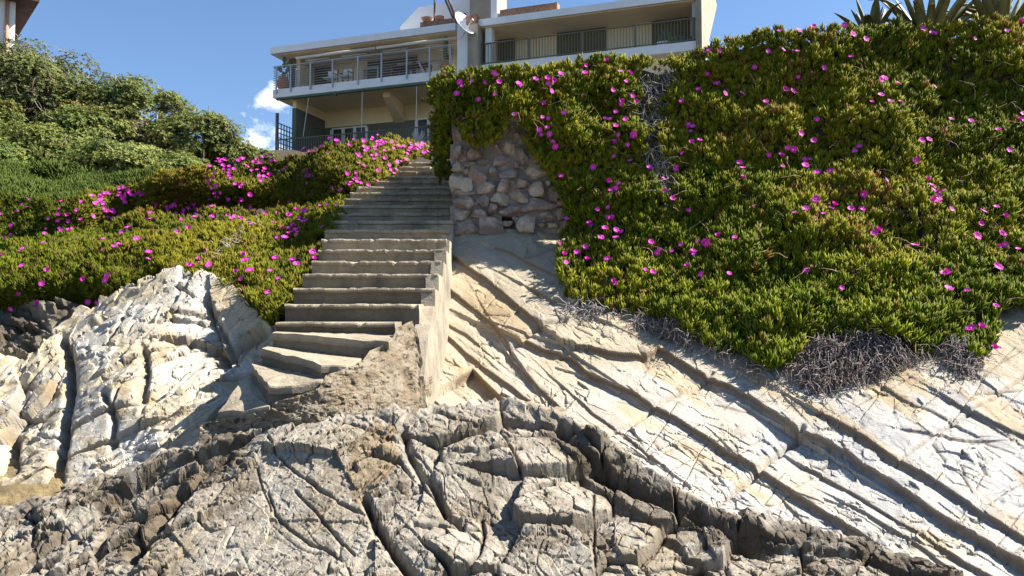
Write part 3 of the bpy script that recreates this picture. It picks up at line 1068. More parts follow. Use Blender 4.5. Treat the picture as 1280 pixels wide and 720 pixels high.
def scatter(name, pos, axis, scale, protos, mat, tint, parent=None, seed=0, tipcol=(.30, .13, .05), tipamt=.35):
    r = np.random.default_rng(seed)
    n = len(pos)
    R = frames(axis, r.uniform(0, 6.283, n))
    pid = r.integers(0, len(protos), n)
    Vs, Qs, Ts, Cs = [], [], [], []
    off = 0
    for k, (v, q, t, tip, lid) in enumerate(protos):
        m = np.where(pid == k)[0]
        if not len(m):
            continue
        vv = np.einsum('nij,vj->nvi', R[m], v) * scale[m][:, None, None] + pos[m][:, None]
        nl = lid.max() + 1
        lr = r.uniform(.72, 1.28, (len(m), nl))[:, lid]
        redl = (r.uniform(0, 1, (len(m), nl)) < .14)[:, lid]
        c = tint[m][:, None, :] * lr[..., None]
        a = (np.clip(tip - .3, 0, 1)[None] * tipamt * (1 + 1.2 * redl))[..., None]
        c = c * (1 - a) + np.asarray(tipcol) * a
        Vs.append(vv.reshape(-1, 3))
        Cs.append(c.reshape(-1, 3))
        o_ = off + np.arange(len(m))[:, None, None] * len(v)
        Qs.append((q[None] + o_).reshape(-1, 4))
        Ts.append((t[None] + o_).reshape(-1, 3))
        off += len(m) * len(v)
    return mesh_np(name, np.concatenate(Vs), np.concatenate(Qs), np.concatenate(Ts), mat, np.clip(np.concatenate(Cs), 0, 1), smooth=True, parent=parent)


def bed_point(depth, px, py, lump, ls, sd):
    Y = depth(px, py)
    V = P(px, py, Y)
    g = fbm(V * ls, 3, sd)
    V = V + np.array([-.12, -.78, .55]) * (lump * g)[..., None]
    return V, g


def bed_normal(depth, px, py, lump, ls, sd):
    e = 4.0
    a, _ = bed_point(depth, px + e, py, lump, ls, sd)
    b, _ = bed_point(depth, px - e, py, lump, ls, sd)
    c, _ = bed_point(depth, px, py - e, lump, ls, sd)
    d, _ = bed_point(depth, px, py + e, lump, ls, sd)
    n = np.cross(a - b, c - d)
    return n / np.linalg.norm(n, axis=-1, keepdims=True)


def sample_poly(poly, n, depth, r, power=2.0, holes=()):
    xs, ys = [p[0] for p in poly], [p[1] for p in poly]
    outx, outy = [], []
    tot = 0
    while tot < n:
        px = r.uniform(min(xs), max(xs), n * 2)
        py = r.uniform(min(ys), max(ys), n * 2)
        m = inpoly(px, py, poly)
        for hp, keep in holes:
            m &= ~(inpoly(px + 5 * fbm(p3(px / 9, py / 9), 2, 3), py, hp) & (r.uniform(0, 1, len(px)) > keep))
        px, py = px[m], py[m]
        Y = depth(px, py)
        w = (Y / Y.max()) ** power
        k = r.uniform(0, 1, len(px)) < w
        outx.append(px[k])
        outy.append(py[k])
        tot += k.sum()
    return np.concatenate(outx)[:n], np.concatenate(outy)[:n]


def under_mesh(name, poly, depth, lump, ls, sd, parent, back=.07, step=5, extra=14):
    xs, ys = [p[0] for p in poly], [p[1] for p in poly]
    gx_ = np.arange(min(xs) - 8, max(xs) + 9, step)
    gy_ = np.arange(min(ys) - 4, max(ys) + 9, step)
    PX, PY = np.meshgrid(gx_, gy_)
    V, _ = bed_point(depth, PX, PY, lump, ls, sd)
    n = bed_normal(depth, PX, PY, lump, ls, sd)
    V = V - n * (back + .04 * fbm(V * 9, 3, 6))[..., None]
    ins = inpoly(PX, PY + 6, poly) & inpoly(PX, PY - 6, poly) & inpoly(PX - 5, PY, poly) & inpoly(PX + 5, PY, poly)
    idx = np.arange(PX.size).reshape(PX.shape)
    q = np.stack([idx[:-1, :-1], idx[1:, :-1], idx[1:, 1:], idx[:-1, 1:]], -1)
    keep = ins[:-1, :-1] & ins[1:, :-1] & ins[1:, 1:] & ins[:-1, 1:]
    q = q[keep]
    return mesh_np(name, V.reshape(-1, 3), q[:, ::-1], None, M['soil'], smooth=True, parent=parent)


# flower: a fringed disc of narrow petals round a pale centre
def flower_mesh(seed):
    r = np.random.default_rng(seed)
    V, t, mi = [], [], []
    n = 26
    for i in range(n):
        a = 2 * math.pi * i / n + r.uniform(-.06, .06)
        R_ = .044 * r.uniform(.82, 1.08)
        up = r.uniform(.006, .016) + {1: .0, 2: .022, 3: .008}[seed]
        R_ *= {1: 1.0, 2: .72, 3: .9}[seed]
        w = .0058
        d = np.array([math.cos(a), math.sin(a), 0])
        s = np.array([-math.sin(a), math.cos(a), 0])
        k = len(V)
        z = np.array([0, 0, 1.0])
        V += [d * .006 + z * .002, d * R_ * .6 + s * w + z * up * .7, d * R_ * .6 - s * w + z * up * .7, d * R_ + z * up]
        t += [(k, k + 2, k + 1), (k + 1, k + 2, k + 3)]
        mi += [0, 0]
    k = len(V)
    m = 9
    V += [np.array([0, 0, .012])] + [np.array([math.cos(2 * math.pi * j / m) * .0065, math.sin(2 * math.pi * j / m) * .0065, .006]) for j in range(m)]
    t += [(k, k + 1 + j, k + 1 + (j + 1) % m) for j in range(m)]
    mi += [1] * m
    # green calyx
    return np.array(V), np.array(t), np.array(mi)


FL = [flower_mesh(s) for s in (1, 2, 3)]
FLOBJ = []


def flower_at(parent, pos, axis, sc, i):
    k = i % 3
    if len(FLOBJ) <= k:
        v, t, mi = FL[k]
        o = mesh_np('flower', v, None, t, [M['petal'], M['stamen']], midx=mi, link=False)
        FLOBJ.append(o)
    else:
        o = FLOBJ[k].copy()
    COL.objects.link(o)
    o.parent = parent
    o.location = pos
    o.rotation_mode = 'QUATERNION'
    o.rotation_quaternion = Vector(axis).to_track_quat('Z', 'Y')
    o.scale = (sc, sc, sc * 1.1)
    return o


def flowers(parent, px, py, depth, lump, ls, sd, r, lift=.055, size=1.0):
    V, g = bed_point(depth, px, py, lump, ls, sd)
    n = bed_normal(depth, px, py, lump, ls, sd)
    ax = n * .8 + np.array([.10, -.45, .32]) + r.normal(size=n.shape) * .26
    pos = V + n * lift + np.array([0, 0, .012])
    sc = r.uniform(.62, 1.18, len(px)) * size
    vis = sc / pos[:, 1]
    order = np.argsort(-vis)
    for i, k in enumerate(order[:100]):
        flower_at(parent, pos[k], ax[k], float(sc[k]), i)
    rest = order[100:]
    if len(rest):
        R = frames(ax[rest], r.uniform(0, 6.28, len(rest)))
        v, t, mi = FL[0]
        vv = np.einsum('nij,vj->nvi', R, v) * sc[rest][:, None, None] + pos[rest][:, None]
        tt = (t[None] + np.arange(len(rest))[:, None, None] * len(v)).reshape(-1, 3)
        o = mesh_np('flower_scatter', vv, None, tt, [M['petal'], M['stamen']], parent=parent, midx=np.tile(mi, len(rest)))
        tag(o, 'smaller magenta flowers among the leaves', kind='stuff')


def ice_tint(n, r, g, yellow=.5, V=None):
    dark, mid, yel, red = np.array((.065, .115, .006)), np.array((.185, .262, .010)), np.array((.42, .40, .022)), np.array((.32, .15, .06))
    t = r.uniform(0, 1, n)[:, None]
    c = dark * (1 - t) + mid * t
    zone = np.clip(.5 + 1.1 * g, 0, 1)
    y = np.clip(r.normal(yellow * zone, .22), 0, 1)[:, None]
    c = c * (1 - y) + yel * y
    rd = np.where(r.uniform(0, 1, n) < np.clip(.03 + .55 * (g - .45), .03, .4), r.uniform(.4, .9, n), 0)[:, None]
    return c * (1 - rd) + red * rd


def dry_stems(name, starts, dirs, r, seg=9, ln=.05, rad=.0045, wander=.55, grav=-.25, parent=None, colour=(.30, .26, .23), spread=.25):
    mb_v, mb_q, cols = [], [], []
    n = len(starts)
    p = np.array(starts, float)
    d = np.array(dirs, float)
    off = 0
    ring = []
    for s_ in range(seg):
        d = d + r.normal(size=d.shape) * wander * .5 + np.array([0, 0, grav * .2])
        d /= np.linalg.norm(d, axis=1, keepdims=True)
        ref = np.cross(d, [.3, .8, .5])
        ref /= np.linalg.norm(ref, axis=1, keepdims=True)
        b = np.cross(d, ref)
        rr = rad * (1 - .6 * s_ / seg)
        ring.append(np.stack([p + (ref * math.cos(a) + b * math.sin(a)) * rr for a in (0, 2.094, 4.189)], 1))
        p = p + d * ln
    V = np.stack(ring, 1)          # n, seg, 3, 3
    idx = np.arange(n * seg * 3).reshape(n, seg, 3)
    nx = np.roll(idx, -1, 2)
    q = np.stack([idx[:, :-1], nx[:, :-1], nx[:, 1:], idx[:, 1:]], -1).reshape(-1, 4)
    c = np.repeat(np.asarray(colour)[None] * r.uniform(.5, 1.5, (n, 1)), seg * 3, 0)
    return mesh_np(name, V.reshape(-1, 3), q, None, M['dry'], c, smooth=True, parent=parent)


# ---- right-hand mat
RB = [(546, 108), (556, 100), (620, 91), (700, 82), (760, 78), (830, 82), (862, 70), (900, 58), (960, 47), (1000, 43), (1050, 41), (1100, 39), (1150, 34), (1200, 30), (1480, 10), (1480, 385), (1340, 378), (1262, 384), (1246, 398), (1240, 440),
      (1215, 452), (1192, 428), (1150, 438), (1110, 424), (1050, 420), (1010, 432), (985, 462), (955, 466), (925, 440), (880, 432), (840, 404), (800, 394), (750, 384), (715, 374), (699, 350), (697, 305),
      (706, 285), (702, 262), (692, 236), (676, 214), (660, 188), (648, 156), (638, 150), (628, 168), (622, 186), (600, 190), (582, 182), (575, 166), (566, 152), (558, 150)]
RD = tps([(560, 100, 10.7), (620, 90, 10.6), (610, 180, 10.55), (690, 230, 10.5), (660, 150, 10.5), (705, 290, 10.2), (700, 350, 9.3), (760, 390, 8.75), (900, 430, 7.85), (960, 462, 7.4), (1100, 425, 7.35),
          (1230, 440, 7.1), (1300, 385, 7.6), (830, 74, 11.0), (1000, 46, 10.5), (1200, 24, 10.3), (1340, 12, 10.1), (830, 250, 9.8), (1000, 250, 9.2), (1200, 250, 8.9), (1340, 250, 8.7), (760, 180, 10.4), (1000, 130, 10.0),
          (820, 130, 10.75)])
ice_r = empty('ice_plant', P(960, 440, 7.5).tolist())
tag(ice_r, 'big mat of ice plant with magenta flowers hanging over the stone wall and pale slab', 'plant', kind='thing')
ice_r.location = (0, 0, 0)
r = np.random.default_rng(21)
gap = [(800, 96), (835, 78), (845, 100), (832, 140), (826, 180), (832, 215), (850, 240), (846, 262), (825, 240), (812, 200), (800, 150)]
LUMP, LS, SD = .13, 2.4, 5
px, py = sample_poly(RB, 22500, RD, r, 2.0, [(gap, .12), ([(1178, 60), (1192, 70), (1190, 160), (1150, 170), (1170, 120)], .45), ([(930, 200), (950, 215), (948, 245), (935, 250)], .25), ([(1085, 200), (1130, 225), (1110, 250)], .4)])
V, g = bed_point(RD, px, py, LUMP, LS, SD)
n = bed_normal(RD, px, py, LUMP, LS, SD)
ax = n * .5 + np.array([.05, -.05, .8]) + r.normal(size=n.shape) * .24
V = V + n * r.uniform(-.09, .03, len(px))[:, None]
sc = r.uniform(.85, 1.4, len(px))
g2 = fbm(V * .8, 2, 61)
tint = ice_tint(len(px), r, g2 * 1.2 + .6 * fbm(V * 2.6, 2, 62), .5)
green = np.clip((py - 230) / 150, 0, 1)[:, None] * .45 * np.clip((px - 720) / 100, 0, 1)[:, None]
tint = tint * (1 - green) + tint * np.array([.72, 1.02, .75]) * green
f_ = scatter('foliage', V, ax, sc, SPRIGS, M['leaf'], tint, ice_r, 31)
tag(f_, kind='stuff')
u_ = under_mesh('soil_bed', RB, RD, LUMP, LS, SD, ice_r)
# curtain hanging along the stairs
CUR = [(543, 110), (552, 96), (568, 92), (569, 150), (566, 196), (560, 215), (552, 228), (547, 200), (545, 150)]
CD = tps([(545, 110, 11.6), (568, 100, 10.9), (548, 220, 12.0), (566, 200, 11.3), (556, 150, 11.5)])
px, py = sample_poly(CUR, 900, CD, r)
V, g = bed_point(CD, px, py, .05, 2., 3)
ax = np.array([-.35, -.45, .5]) + r.normal(size=(len(px), 3)) * .3
V = V + r.normal(size=V.shape) * .05
f_ = scatter('hanging_foliage', V, ax, r.uniform(.8, 1.15, len(px)), SPRIGS, M['leaf'], ice_tint(len(px), r, g, .3), ice_r, 33)
tag(f_, kind='stuff')
A = lambda x0, y0, k, pts: [(x0 + x / k, y0 + y / k) for x, y in pts]
fl = A(860, 0, 2.4, [(350, 100), (450, 93), (455, 118), (375, 118), (268, 130), (322, 120), (135, 113), (525, 150), (650, 70), (692, 85), (775, 57), (555, 95), (888, 48), (925, 48), (972, 75), (978, 108), (842, 42),
                     (752, 110), (78, 180), (205, 212), (335, 190), (395, 220), (335, 242), (67, 235), (93, 266), (30, 303), (280, 290), (310, 282), (168, 305), (575, 265), (602, 293), (545, 343), (598, 340),
                     (622, 357), (712, 280), (775, 365), (848, 378), (728, 437), (668, 458), (665, 495), (527, 462), (320, 415), (370, 435), (302, 445), (285, 485), (350, 475), (352, 517), (162, 515), (168, 538),
                     (42, 460), (8, 380), (12, 400), (232, 470), (1000, 355), (1003, 400), (570, 572), (525, 590), (515, 630), (490, 645), (420, 635), (413, 650), (370, 635), (328, 678), (203, 652), (708, 577),
                     (712, 595), (700, 617), (762, 605), (742, 625), (740, 643), (710, 650), (755, 665), (858, 672), (885, 703), (928, 682), (912, 662), (548, 715)])
fl += A(860, 300, 1.714, [(12, 38), (53, 24), (75, 24), (85, 90), (268, 73), (388, 3), (487, 30), (540, 93), (545, 128), (643, 68), (652, 30), (653, 3), (653, 158), (615, 210), (640, 235)])
fl += A(520, 120, 2.571, [(210, 30), (272, 25), (320, 75), (430, 70), (413, 25), (388, 98), (420, 100), (482, 85), (400, 118), (450, 165), (455, 178), (600, 83), (627, 83), (640, 45), (668, 35), (635, 190), (685, 120),
                          (668, 143), (683, 170), (575, 222), (665, 300), (625, 280), (625, 330), (635, 370), (665, 340), (588, 388), (567, 425), (625, 420), (653, 418), (600, 477), (633, 458), (650, 490), (615, 460),
                          (555, 500), (533, 512), (555, 540), (632, 555), (648, 635), (460, 545), (470, 572), (470, 500), (482, 405), (475, 290), (160, 100), (690, 210), (705, 155)])
fl += A(540, 280, 3, [(600, 15), (668, 10), (700, 10), (810, 90), (860, 105), (862, 122), (925, 107), (985, 128), (1055, 100), (970, 195), (808, 208), (832, 210), (697, 262)])
fl += A(560, 0, 3.556, [(60, 316), (290, 275), (292, 310), (70, 375), (75, 395), (40, 415), (170, 390), (215, 377), (205, 350), (375, 358), (435, 360), (485, 350), (460, 370), (437, 378), (450, 410), (585, 237), (630, 262), (598, 330),
                        (610, 360), (742, 368), (785, 360), (775, 397), (725, 420), (310, 415), (425, 280)])
fl += A(780, 60, 3.425, [(35, 230), (45, 255), (20, 370), (50, 415), (20, 430), (105, 535), (155, 610), (185, 660), (220, 680), (285, 330), (290, 355), (285, 380), (270, 270), (270, 475), (240, 500), (335, 450), (280, 705)])
rf = np.random.default_rng(77)
fl += [(x_ + rf.normal(0, 9), y_ + rf.normal(0, 7)) for x_, y_ in list(fl) if rf.uniform() < .2]
fl += [(rf.uniform(860, 1290), rf.uniform(50, 380)) for _ in range(26)]
fl = np.array(fl)
fl = fl[inpoly(fl[:, 0], fl[:, 1] - 1, RB)]
flowers(ice_r, fl[:, 0], fl[:, 1], RD, LUMP, LS, SD, np.random.default_rng(8), size=1.08, lift=.125)


# earth terrace behind the crest of the mat, and the plants growing over its edge along the stairs
tx = np.linspace(-.72, 14, 60)
ty = np.concatenate([np.linspace(11.0, 16, 24), np.linspace(17, 34, 18)])
TX, TY = np.meshgrid(tx, ty)
TZ = 3.22 + .06 * np.clip(TX, 0, 8) + np.clip(TY - 15, 0, 30) * .2 + .06 * fbm(p3(TX, TY), 3, 14)
nt_ = TX.shape
V = np.stack([TX, TY, TZ], -1)
skirt = V[:, :1].copy()
skirt[..., 2] = .8
V = np.concatenate([skirt, V], 1)
idx = np.arange(V.shape[0] * V.shape[1]).reshape(V.shape[:2])
q = np.stack([idx[:-1, :-1], idx[:-1, 1:], idx[1:, 1:], idx[1:, :-1]], -1).reshape(-1, 4)
o = mesh_np('terrain', V, q, None, M['soil'])
tag(o, 'earth terrace behind the crest of the ice plant', 'ground', kind='structure')
r = np.random.default_rng(29)
nn_ = 2600
E = np.stack([r.uniform(-1.02, .2, nn_), r.uniform(10.75, 14.8, nn_), np.zeros(nn_)], -1)
E[:, 2] = 3.27 + .12 * fbm(E * 1.5, 2, 4) + r.uniform(-.06, .10, nn_) - np.clip(-.78 - E[:, 0], 0, 1) * 1.2
f_ = scatter('crest_foliage', E, np.array([-.2, -.1, .8]) + r.normal(size=E.shape) * .3, r.uniform(.9, 1.3, nn_), SPRIGS, M['leaf'], ice_tint(nn_, r, np.zeros(nn_), .5), ice_r, 35)
tag(f_, kind='stuff')
E = np.stack([r.uniform(-1.0, -.82, 1500), r.uniform(10.85, 13.6, 1500), r.uniform(2.2, 3.3, 1500)], -1)
E[:, 2] = np.maximum(E[:, 2], 2.35 + (E[:, 1] - 10.8) * .33)
f_ = scatter('hanging_foliage', E, np.array([-.5, -.3, .4]) + r.normal(size=E.shape) * .3, r.uniform(.8, 1.2, 1500), SPRIGS, M['leaf'], ice_tint(1500, r, np.zeros(1500), .3), ice_r, 36)
tag(f_, kind='stuff')

# dry stems below and inside the right mat
def stems_in(name, poly, n, depth, rr, off, d0, seg, ln, rad, wander, grav, parent, colour=(.30, .26, .24)):
    px, py = sample_poly(poly, n, depth, rr, 0.)
    V = P(px, py, depth(px, py)) + np.array(off)
    V += rr.normal(size=V.shape) * .03
    D = np.array(d0) + rr.normal(size=V.shape) * .7
    return tag(dry_stems(name, V, D, rr, seg, ln, rad, wander, grav, parent, colour), kind='stuff')


r = np.random.default_rng(71)
stems_in('dry_stems', [(1000, 438), (1060, 420), (1110, 425), (1135, 440), (1110, 465), (1060, 480), (1020, 496), (1002, 480)], 1000, RD, r, (0, -.0, .05), (-.25, -.25, -.9), 11, .024, .0052, .6, -1.0, ice_r, (.20, .165, .15))
stems_in('dry_stems', [(1185, 430), (1210, 430), (1220, 470), (1205, 478), (1188, 455)], 300, RD, r, (0, 0, .04), (.1, -.25, -1.), 12, .025, .0048, .6, -1., ice_r, (.22, .185, .17))
stems_in('dry_stems', [(795, 396), (850, 408), (870, 428), (845, 425), (800, 408)], 300, RD, r, (0, 0, .03), (-.3, -.25, -.8), 9, .025, .0045, .7, -.9, ice_r, (.23, .2, .19))
stems_in('dry_stems', [(745, 384), (800, 394), (840, 404), (880, 432), (925, 440), (955, 464), (985, 460), (1010, 430), (1050, 418), (1110, 422), (1150, 436), (1192, 426), (1215, 448), (1238, 436), (1240, 452), (1215, 466), (1190, 446), (1150, 452), (1010, 452), (985, 476), (950, 480), (910, 456), (870, 446), (830, 420), (790, 408), (745, 394)], 420, RD, r, (0, 0, .03), (-.1, -.3, -.9), 9, .02, .004, .6, -.9, ice_r, (.25, .20, .17))
stems_in('runner_stems', RB, 420, RD, r, (0, -.05, .02), (-.3, -.4, -.1), 9, .035, .0045, .6, -.3, ice_r, (.33, .22, .14))
stems_in('dry_stems', [(708, 372), (735, 380), (770, 392), (745, 398), (715, 390)], 120, RD, r, (0, 0, 0), (-.1, -.3, -.7), 9, .035, .005, .7, -.5, ice_r, (.34, .31, .30))
stems_in('dry_stems', gap, 420, RD, r, (0, .0, 0), (-.1, -.3, -.9), 10, .035, .0045, .6, -.5, ice_r, (.33, .30, .28))

# ---- left-hand upper mat
LU = [(-200, 243), (0, 243), (60, 251), (150, 242), (200, 227), (250, 219), (300, 206), (345, 194), (400, 184), (450, 178), (490, 176), (520, 186), (549, 188), (549, 198), (517, 201), (498, 213), (476, 232), (452, 250),
      (430, 262), (380, 268), (300, 270), (200, 276), (120, 292), (0, 318), (-200, 325)]
LUD = tps([(480, 170, 15.0), (545, 186, 16.8), (300, 205, 14.7), (150, 238, 14.9), (0, 240, 15.4), (430, 262, 13.0), (500, 210, 14.7), (300, 270, 14.7), (200, 276, 14.7), (120, 290, 14.4), (0, 318, 13.8), (-60, 240, 15.6), (-60, 320, 13.8),
           (300, 240, 13.6), (200, 250, 13.9), (100, 265, 13.8), (420, 222, 13.3), (400, 266, 13.7)])
ice_u = empty('ice_plant')
tag(ice_u, 'ice plant bank thick with magenta flowers below the balconies, left of the upper steps', 'plant', kind='thing')
r = np.random.default_rng(22)
px, py = sample_poly(LU, 11000, LUD, r, 1.2)
V, g = bed_point(LUD, px, py, .20, 1.0, 9)
n = bed_normal(LUD, px, py, .20, 1.0, 9)
ax = n * .55 + np.array([.08, -.05, .75]) + r.normal(size=n.shape) * .28
V = V + n * r.uniform(-.08, .03, len(px))[:, None]
t_ = ice_tint(len(px), r, g, .6)
lft = np.clip((170 - px) / 120, 0, 1)[:, None]
t_ = t_ * (1 - lft) + t_ * np.array([.55, .80, .6]) * lft
f_ = scatter('foliage', V, ax, r.uniform(1.1, 1.6, len(px)), SPRIGS, M['leaf'], t_ * .62, ice_u, 41)
tag(f_, kind='stuff')
under_mesh('soil_bed', LU, LUD, .24, 1.2, 9, ice_u, back=.2)
# flowers: denser along the crest and towards the stairs
fx, fy = [], []
rr = np.random.default_rng(30)
while len(fx) < 520:
    x = rr.uniform(0, 548)
    top = np.interp(x, [p[0] for p in LU[1:13]], [p[1] for p in LU[1:13]])
    low = np.interp(x, [0, 120, 300, 430, 500, 548], [318, 290, 270, 262, 212, 198])
    y = top + (low - top) * rr.uniform(0, 1) ** 1.3
    dens = np.interp(x, [0, 100, 180, 260, 480, 520, 548], [.16, .25, .6, 1, .9, .4, .3]) * (.55 + .6 * max(0, float(fbm(np.array([[x / 26, y / 16, 0.]]), 2, 8)[0]) + .35))
    if rr.uniform() < dens and y > top + 2:
        for _ in range(int(rr.integers(1, 3))):
            fx.append(x + rr.normal(0, 6))
            fy.append(y + rr.normal(0, 3))
fx, fy = np.array(fx), np.array(fy)
m_ = inpoly(fx, fy, LU)
flowers(ice_u, fx[m_], fy[m_], LUD, .24, 1.2, 9, rr, lift=.15, size=1.0)

# ---- left-hand lower mat
LL_ = [(-200, 325), (0, 312), (60, 302), (120, 290), (200, 272), (300, 264), (380, 262), (428, 256), (432, 264), (418, 285), (408, 305), (396, 330), (376, 352), (364, 380), (347, 404), (334, 402), (316, 384), (300, 372), (270, 362),
       (240, 356), (214, 350), (205, 338), (190, 348), (160, 362), (120, 388), (95, 404), (78, 410), (66, 394), (52, 398), (30, 404), (-200, 405)]
LLD = tps([(425, 262, 11.8), (300, 266, 13.4), (120, 292, 13.2), (0, 314, 12.5), (-60, 318, 12.4), (300, 308, 10.6), (200, 308, 10.6), (130, 330, 10.2), (60, 348, 10.0), (0, 350, 10.0), (-60, 350, 10.1),
           (400, 310, 9.9), (365, 375, 8.5), (345, 404, 8.1), (270, 360, 9.2), (205, 345, 9.9), (80, 408, 10.5), (120, 388, 10.3), (0, 402, 10.8), (-60, 400, 11)])
ice_l = empty('ice_plant')
tag(ice_l, 'lower ice plant mat spilling over the pale outcrop beside the middle steps', 'plant', kind='thing')
r = np.random.default_rng(23)
px, py = sample_poly(LL_, 11500, LLD, r, 1.7, [([(262, 318), (300, 296), (335, 280), (332, 290), (290, 318), (270, 330)], .45)])
V, g = bed_point(LLD, px, py, .15, 1.2, 12)
n = bed_normal(LLD, px, py, .15, 1.2, 12)
ax = n * .5 + np.array([.05, -.05, .8]) + r.normal(size=n.shape) * .27
V = V + n * r.uniform(-.08, .03, len(px))[:, None]
t_ = ice_tint(len(px), r, g, .6)
lft = np.clip((230 - px) / 120, 0, 1)[:, None]
t_ = t_ * (1 - lft) + t_ * np.array([.58, .82, .66]) * lft
f_ = scatter('foliage', V, ax, r.uniform(.95, 1.35, len(px)), SPRIGS, M['leaf'], t_ * np.where((px > 260)[:, None], .74, .66), ice_l, 43)
tag(f_, kind='stuff')
under_mesh('soil_bed', LL_, LLD, .18, 1.4, 12, ice_l, back=.17)
fl2 = A(240, 180, 2, [(15, 215), (45, 205), (60, 210), (95, 210), (130, 213), (140, 220), (5, 280), (30, 272), (45, 255), (35, 320), (50, 338), (60, 310), (160, 305), (165, 312), (235, 280), (248, 265), (265, 300), (268, 328), (138, 365),
                      (190, 392), (178, 238), (185, 228), (268, 205), (275, 200), (285, 180), (325, 150), (335, 150), (378, 132), (380, 140), (300, 200), (150, 345), (212, 310), (105, 212), (120, 215)])
fl2 += A(0, 280, 1.6375, [(140, 35), (210, 52), (255, 32), (285, 38), (255, 73), (245, 130), (220, 170), (200, 178), (22, 90), (148, 40), (298, 122), (360, 90), (370, 85), (380, 100), (400, 62), (405, 12), (435, 45), (433, 112), (425, 100),
                          (470, 10), (490, 12), (270, 20), (330, 15), (60, 108), (100, 60), (180, 20), (40, 70)])
rf = np.random.default_rng(78)
fl2 += [(rf.uniform(0, 420), rf.uniform(265, 390)) for _ in range(90)] + [(380 + rf.normal(0, 26), 310 + rf.normal(0, 30)) for _ in range(22)]
fl2 = np.array(fl2)
m_ = inpoly(fl2[:, 0], fl2[:, 1], LL_)
flowers(ice_l, fl2[m_, 0], fl2[m_, 1], LLD, .18, 1.4, 12, rr, lift=.13, size=1.05)
r = np.random.default_rng(72)
stems_in('dry_stems', [(262, 318), (300, 296), (335, 280), (332, 290), (290, 318), (270, 330)], 110, LLD, r, (0, -.03, .02), (-.4, -.2, -.2), 9, .035, .005, .7, -.3, ice_l, (.34, .27, .22))

# ---- low green cover between the mats and the scrub hill
GC = [(-200, 205), (0, 208), (60, 215), (140, 225), (200, 218), (200, 232), (150, 246), (60, 256), (-200, 258)]
GCD = tps([(-60, 215, 19.5), (0, 212, 19.5), (140, 226, 19.5), (0, 254, 17.0), (150, 244, 17.2), (200, 220, 18.8)])
r = np.random.default_rng(24)
px, py = sample_poly(GC, 3800, GCD, r, 0)
V, g = bed_point(GCD, px, py, .25, .8, 15)
ax = np.array([.0, -.3, .8]) + r.normal(size=V.shape) * .35
o = scatter('ground_cover', V + np.array([0, 0, .05]), ax, r.uniform(1.8, 2.6, len(px)), SMALL, M['leaf'], np.array((.075, .105, .02)) * r.uniform(.6, 1.5, (len(px), 1)), None, 44, tipamt=0.)
tag(o, 'low bright green cover at the foot of the scrub hill', 'ground cover', kind='stuff')


# ------------------------------------------------------------------ scrub hill
def rosette(rs, n=7):
    V, q, tip, lid = [], [], [], []
    for i in range(n):
        az = 2.4 * i + rs.uniform(-.3, .3)
        op = math.radians(rs.uniform(35, 88))
        d = np.array([math.cos(az) * math.sin(op), math.sin(az) * math.sin(op), math.cos(op)])
        s = np.cross(d, [0, 0, 1.0])
        s /= np.linalg.norm(s) + 1e-6
        ln, w = .11 * rs.uniform(.75, 1.2), .026
        k = len(V)
        V += [d * .01, d * ln * .55 + s * w, d * ln + np.array([0, 0, -.012]), d * ln * .55 - s * w]
        q += [(k, k + 1, k + 2, k + 3)]
        tip += [0, .4, 1, .4]
        lid += [i] * 4
    return np.array(V), np.array(q), np.zeros((0, 3), int), np.array(tip), np.array(lid)


ROS = [rosette(RS, k) for k in (6, 7, 8, 7)]


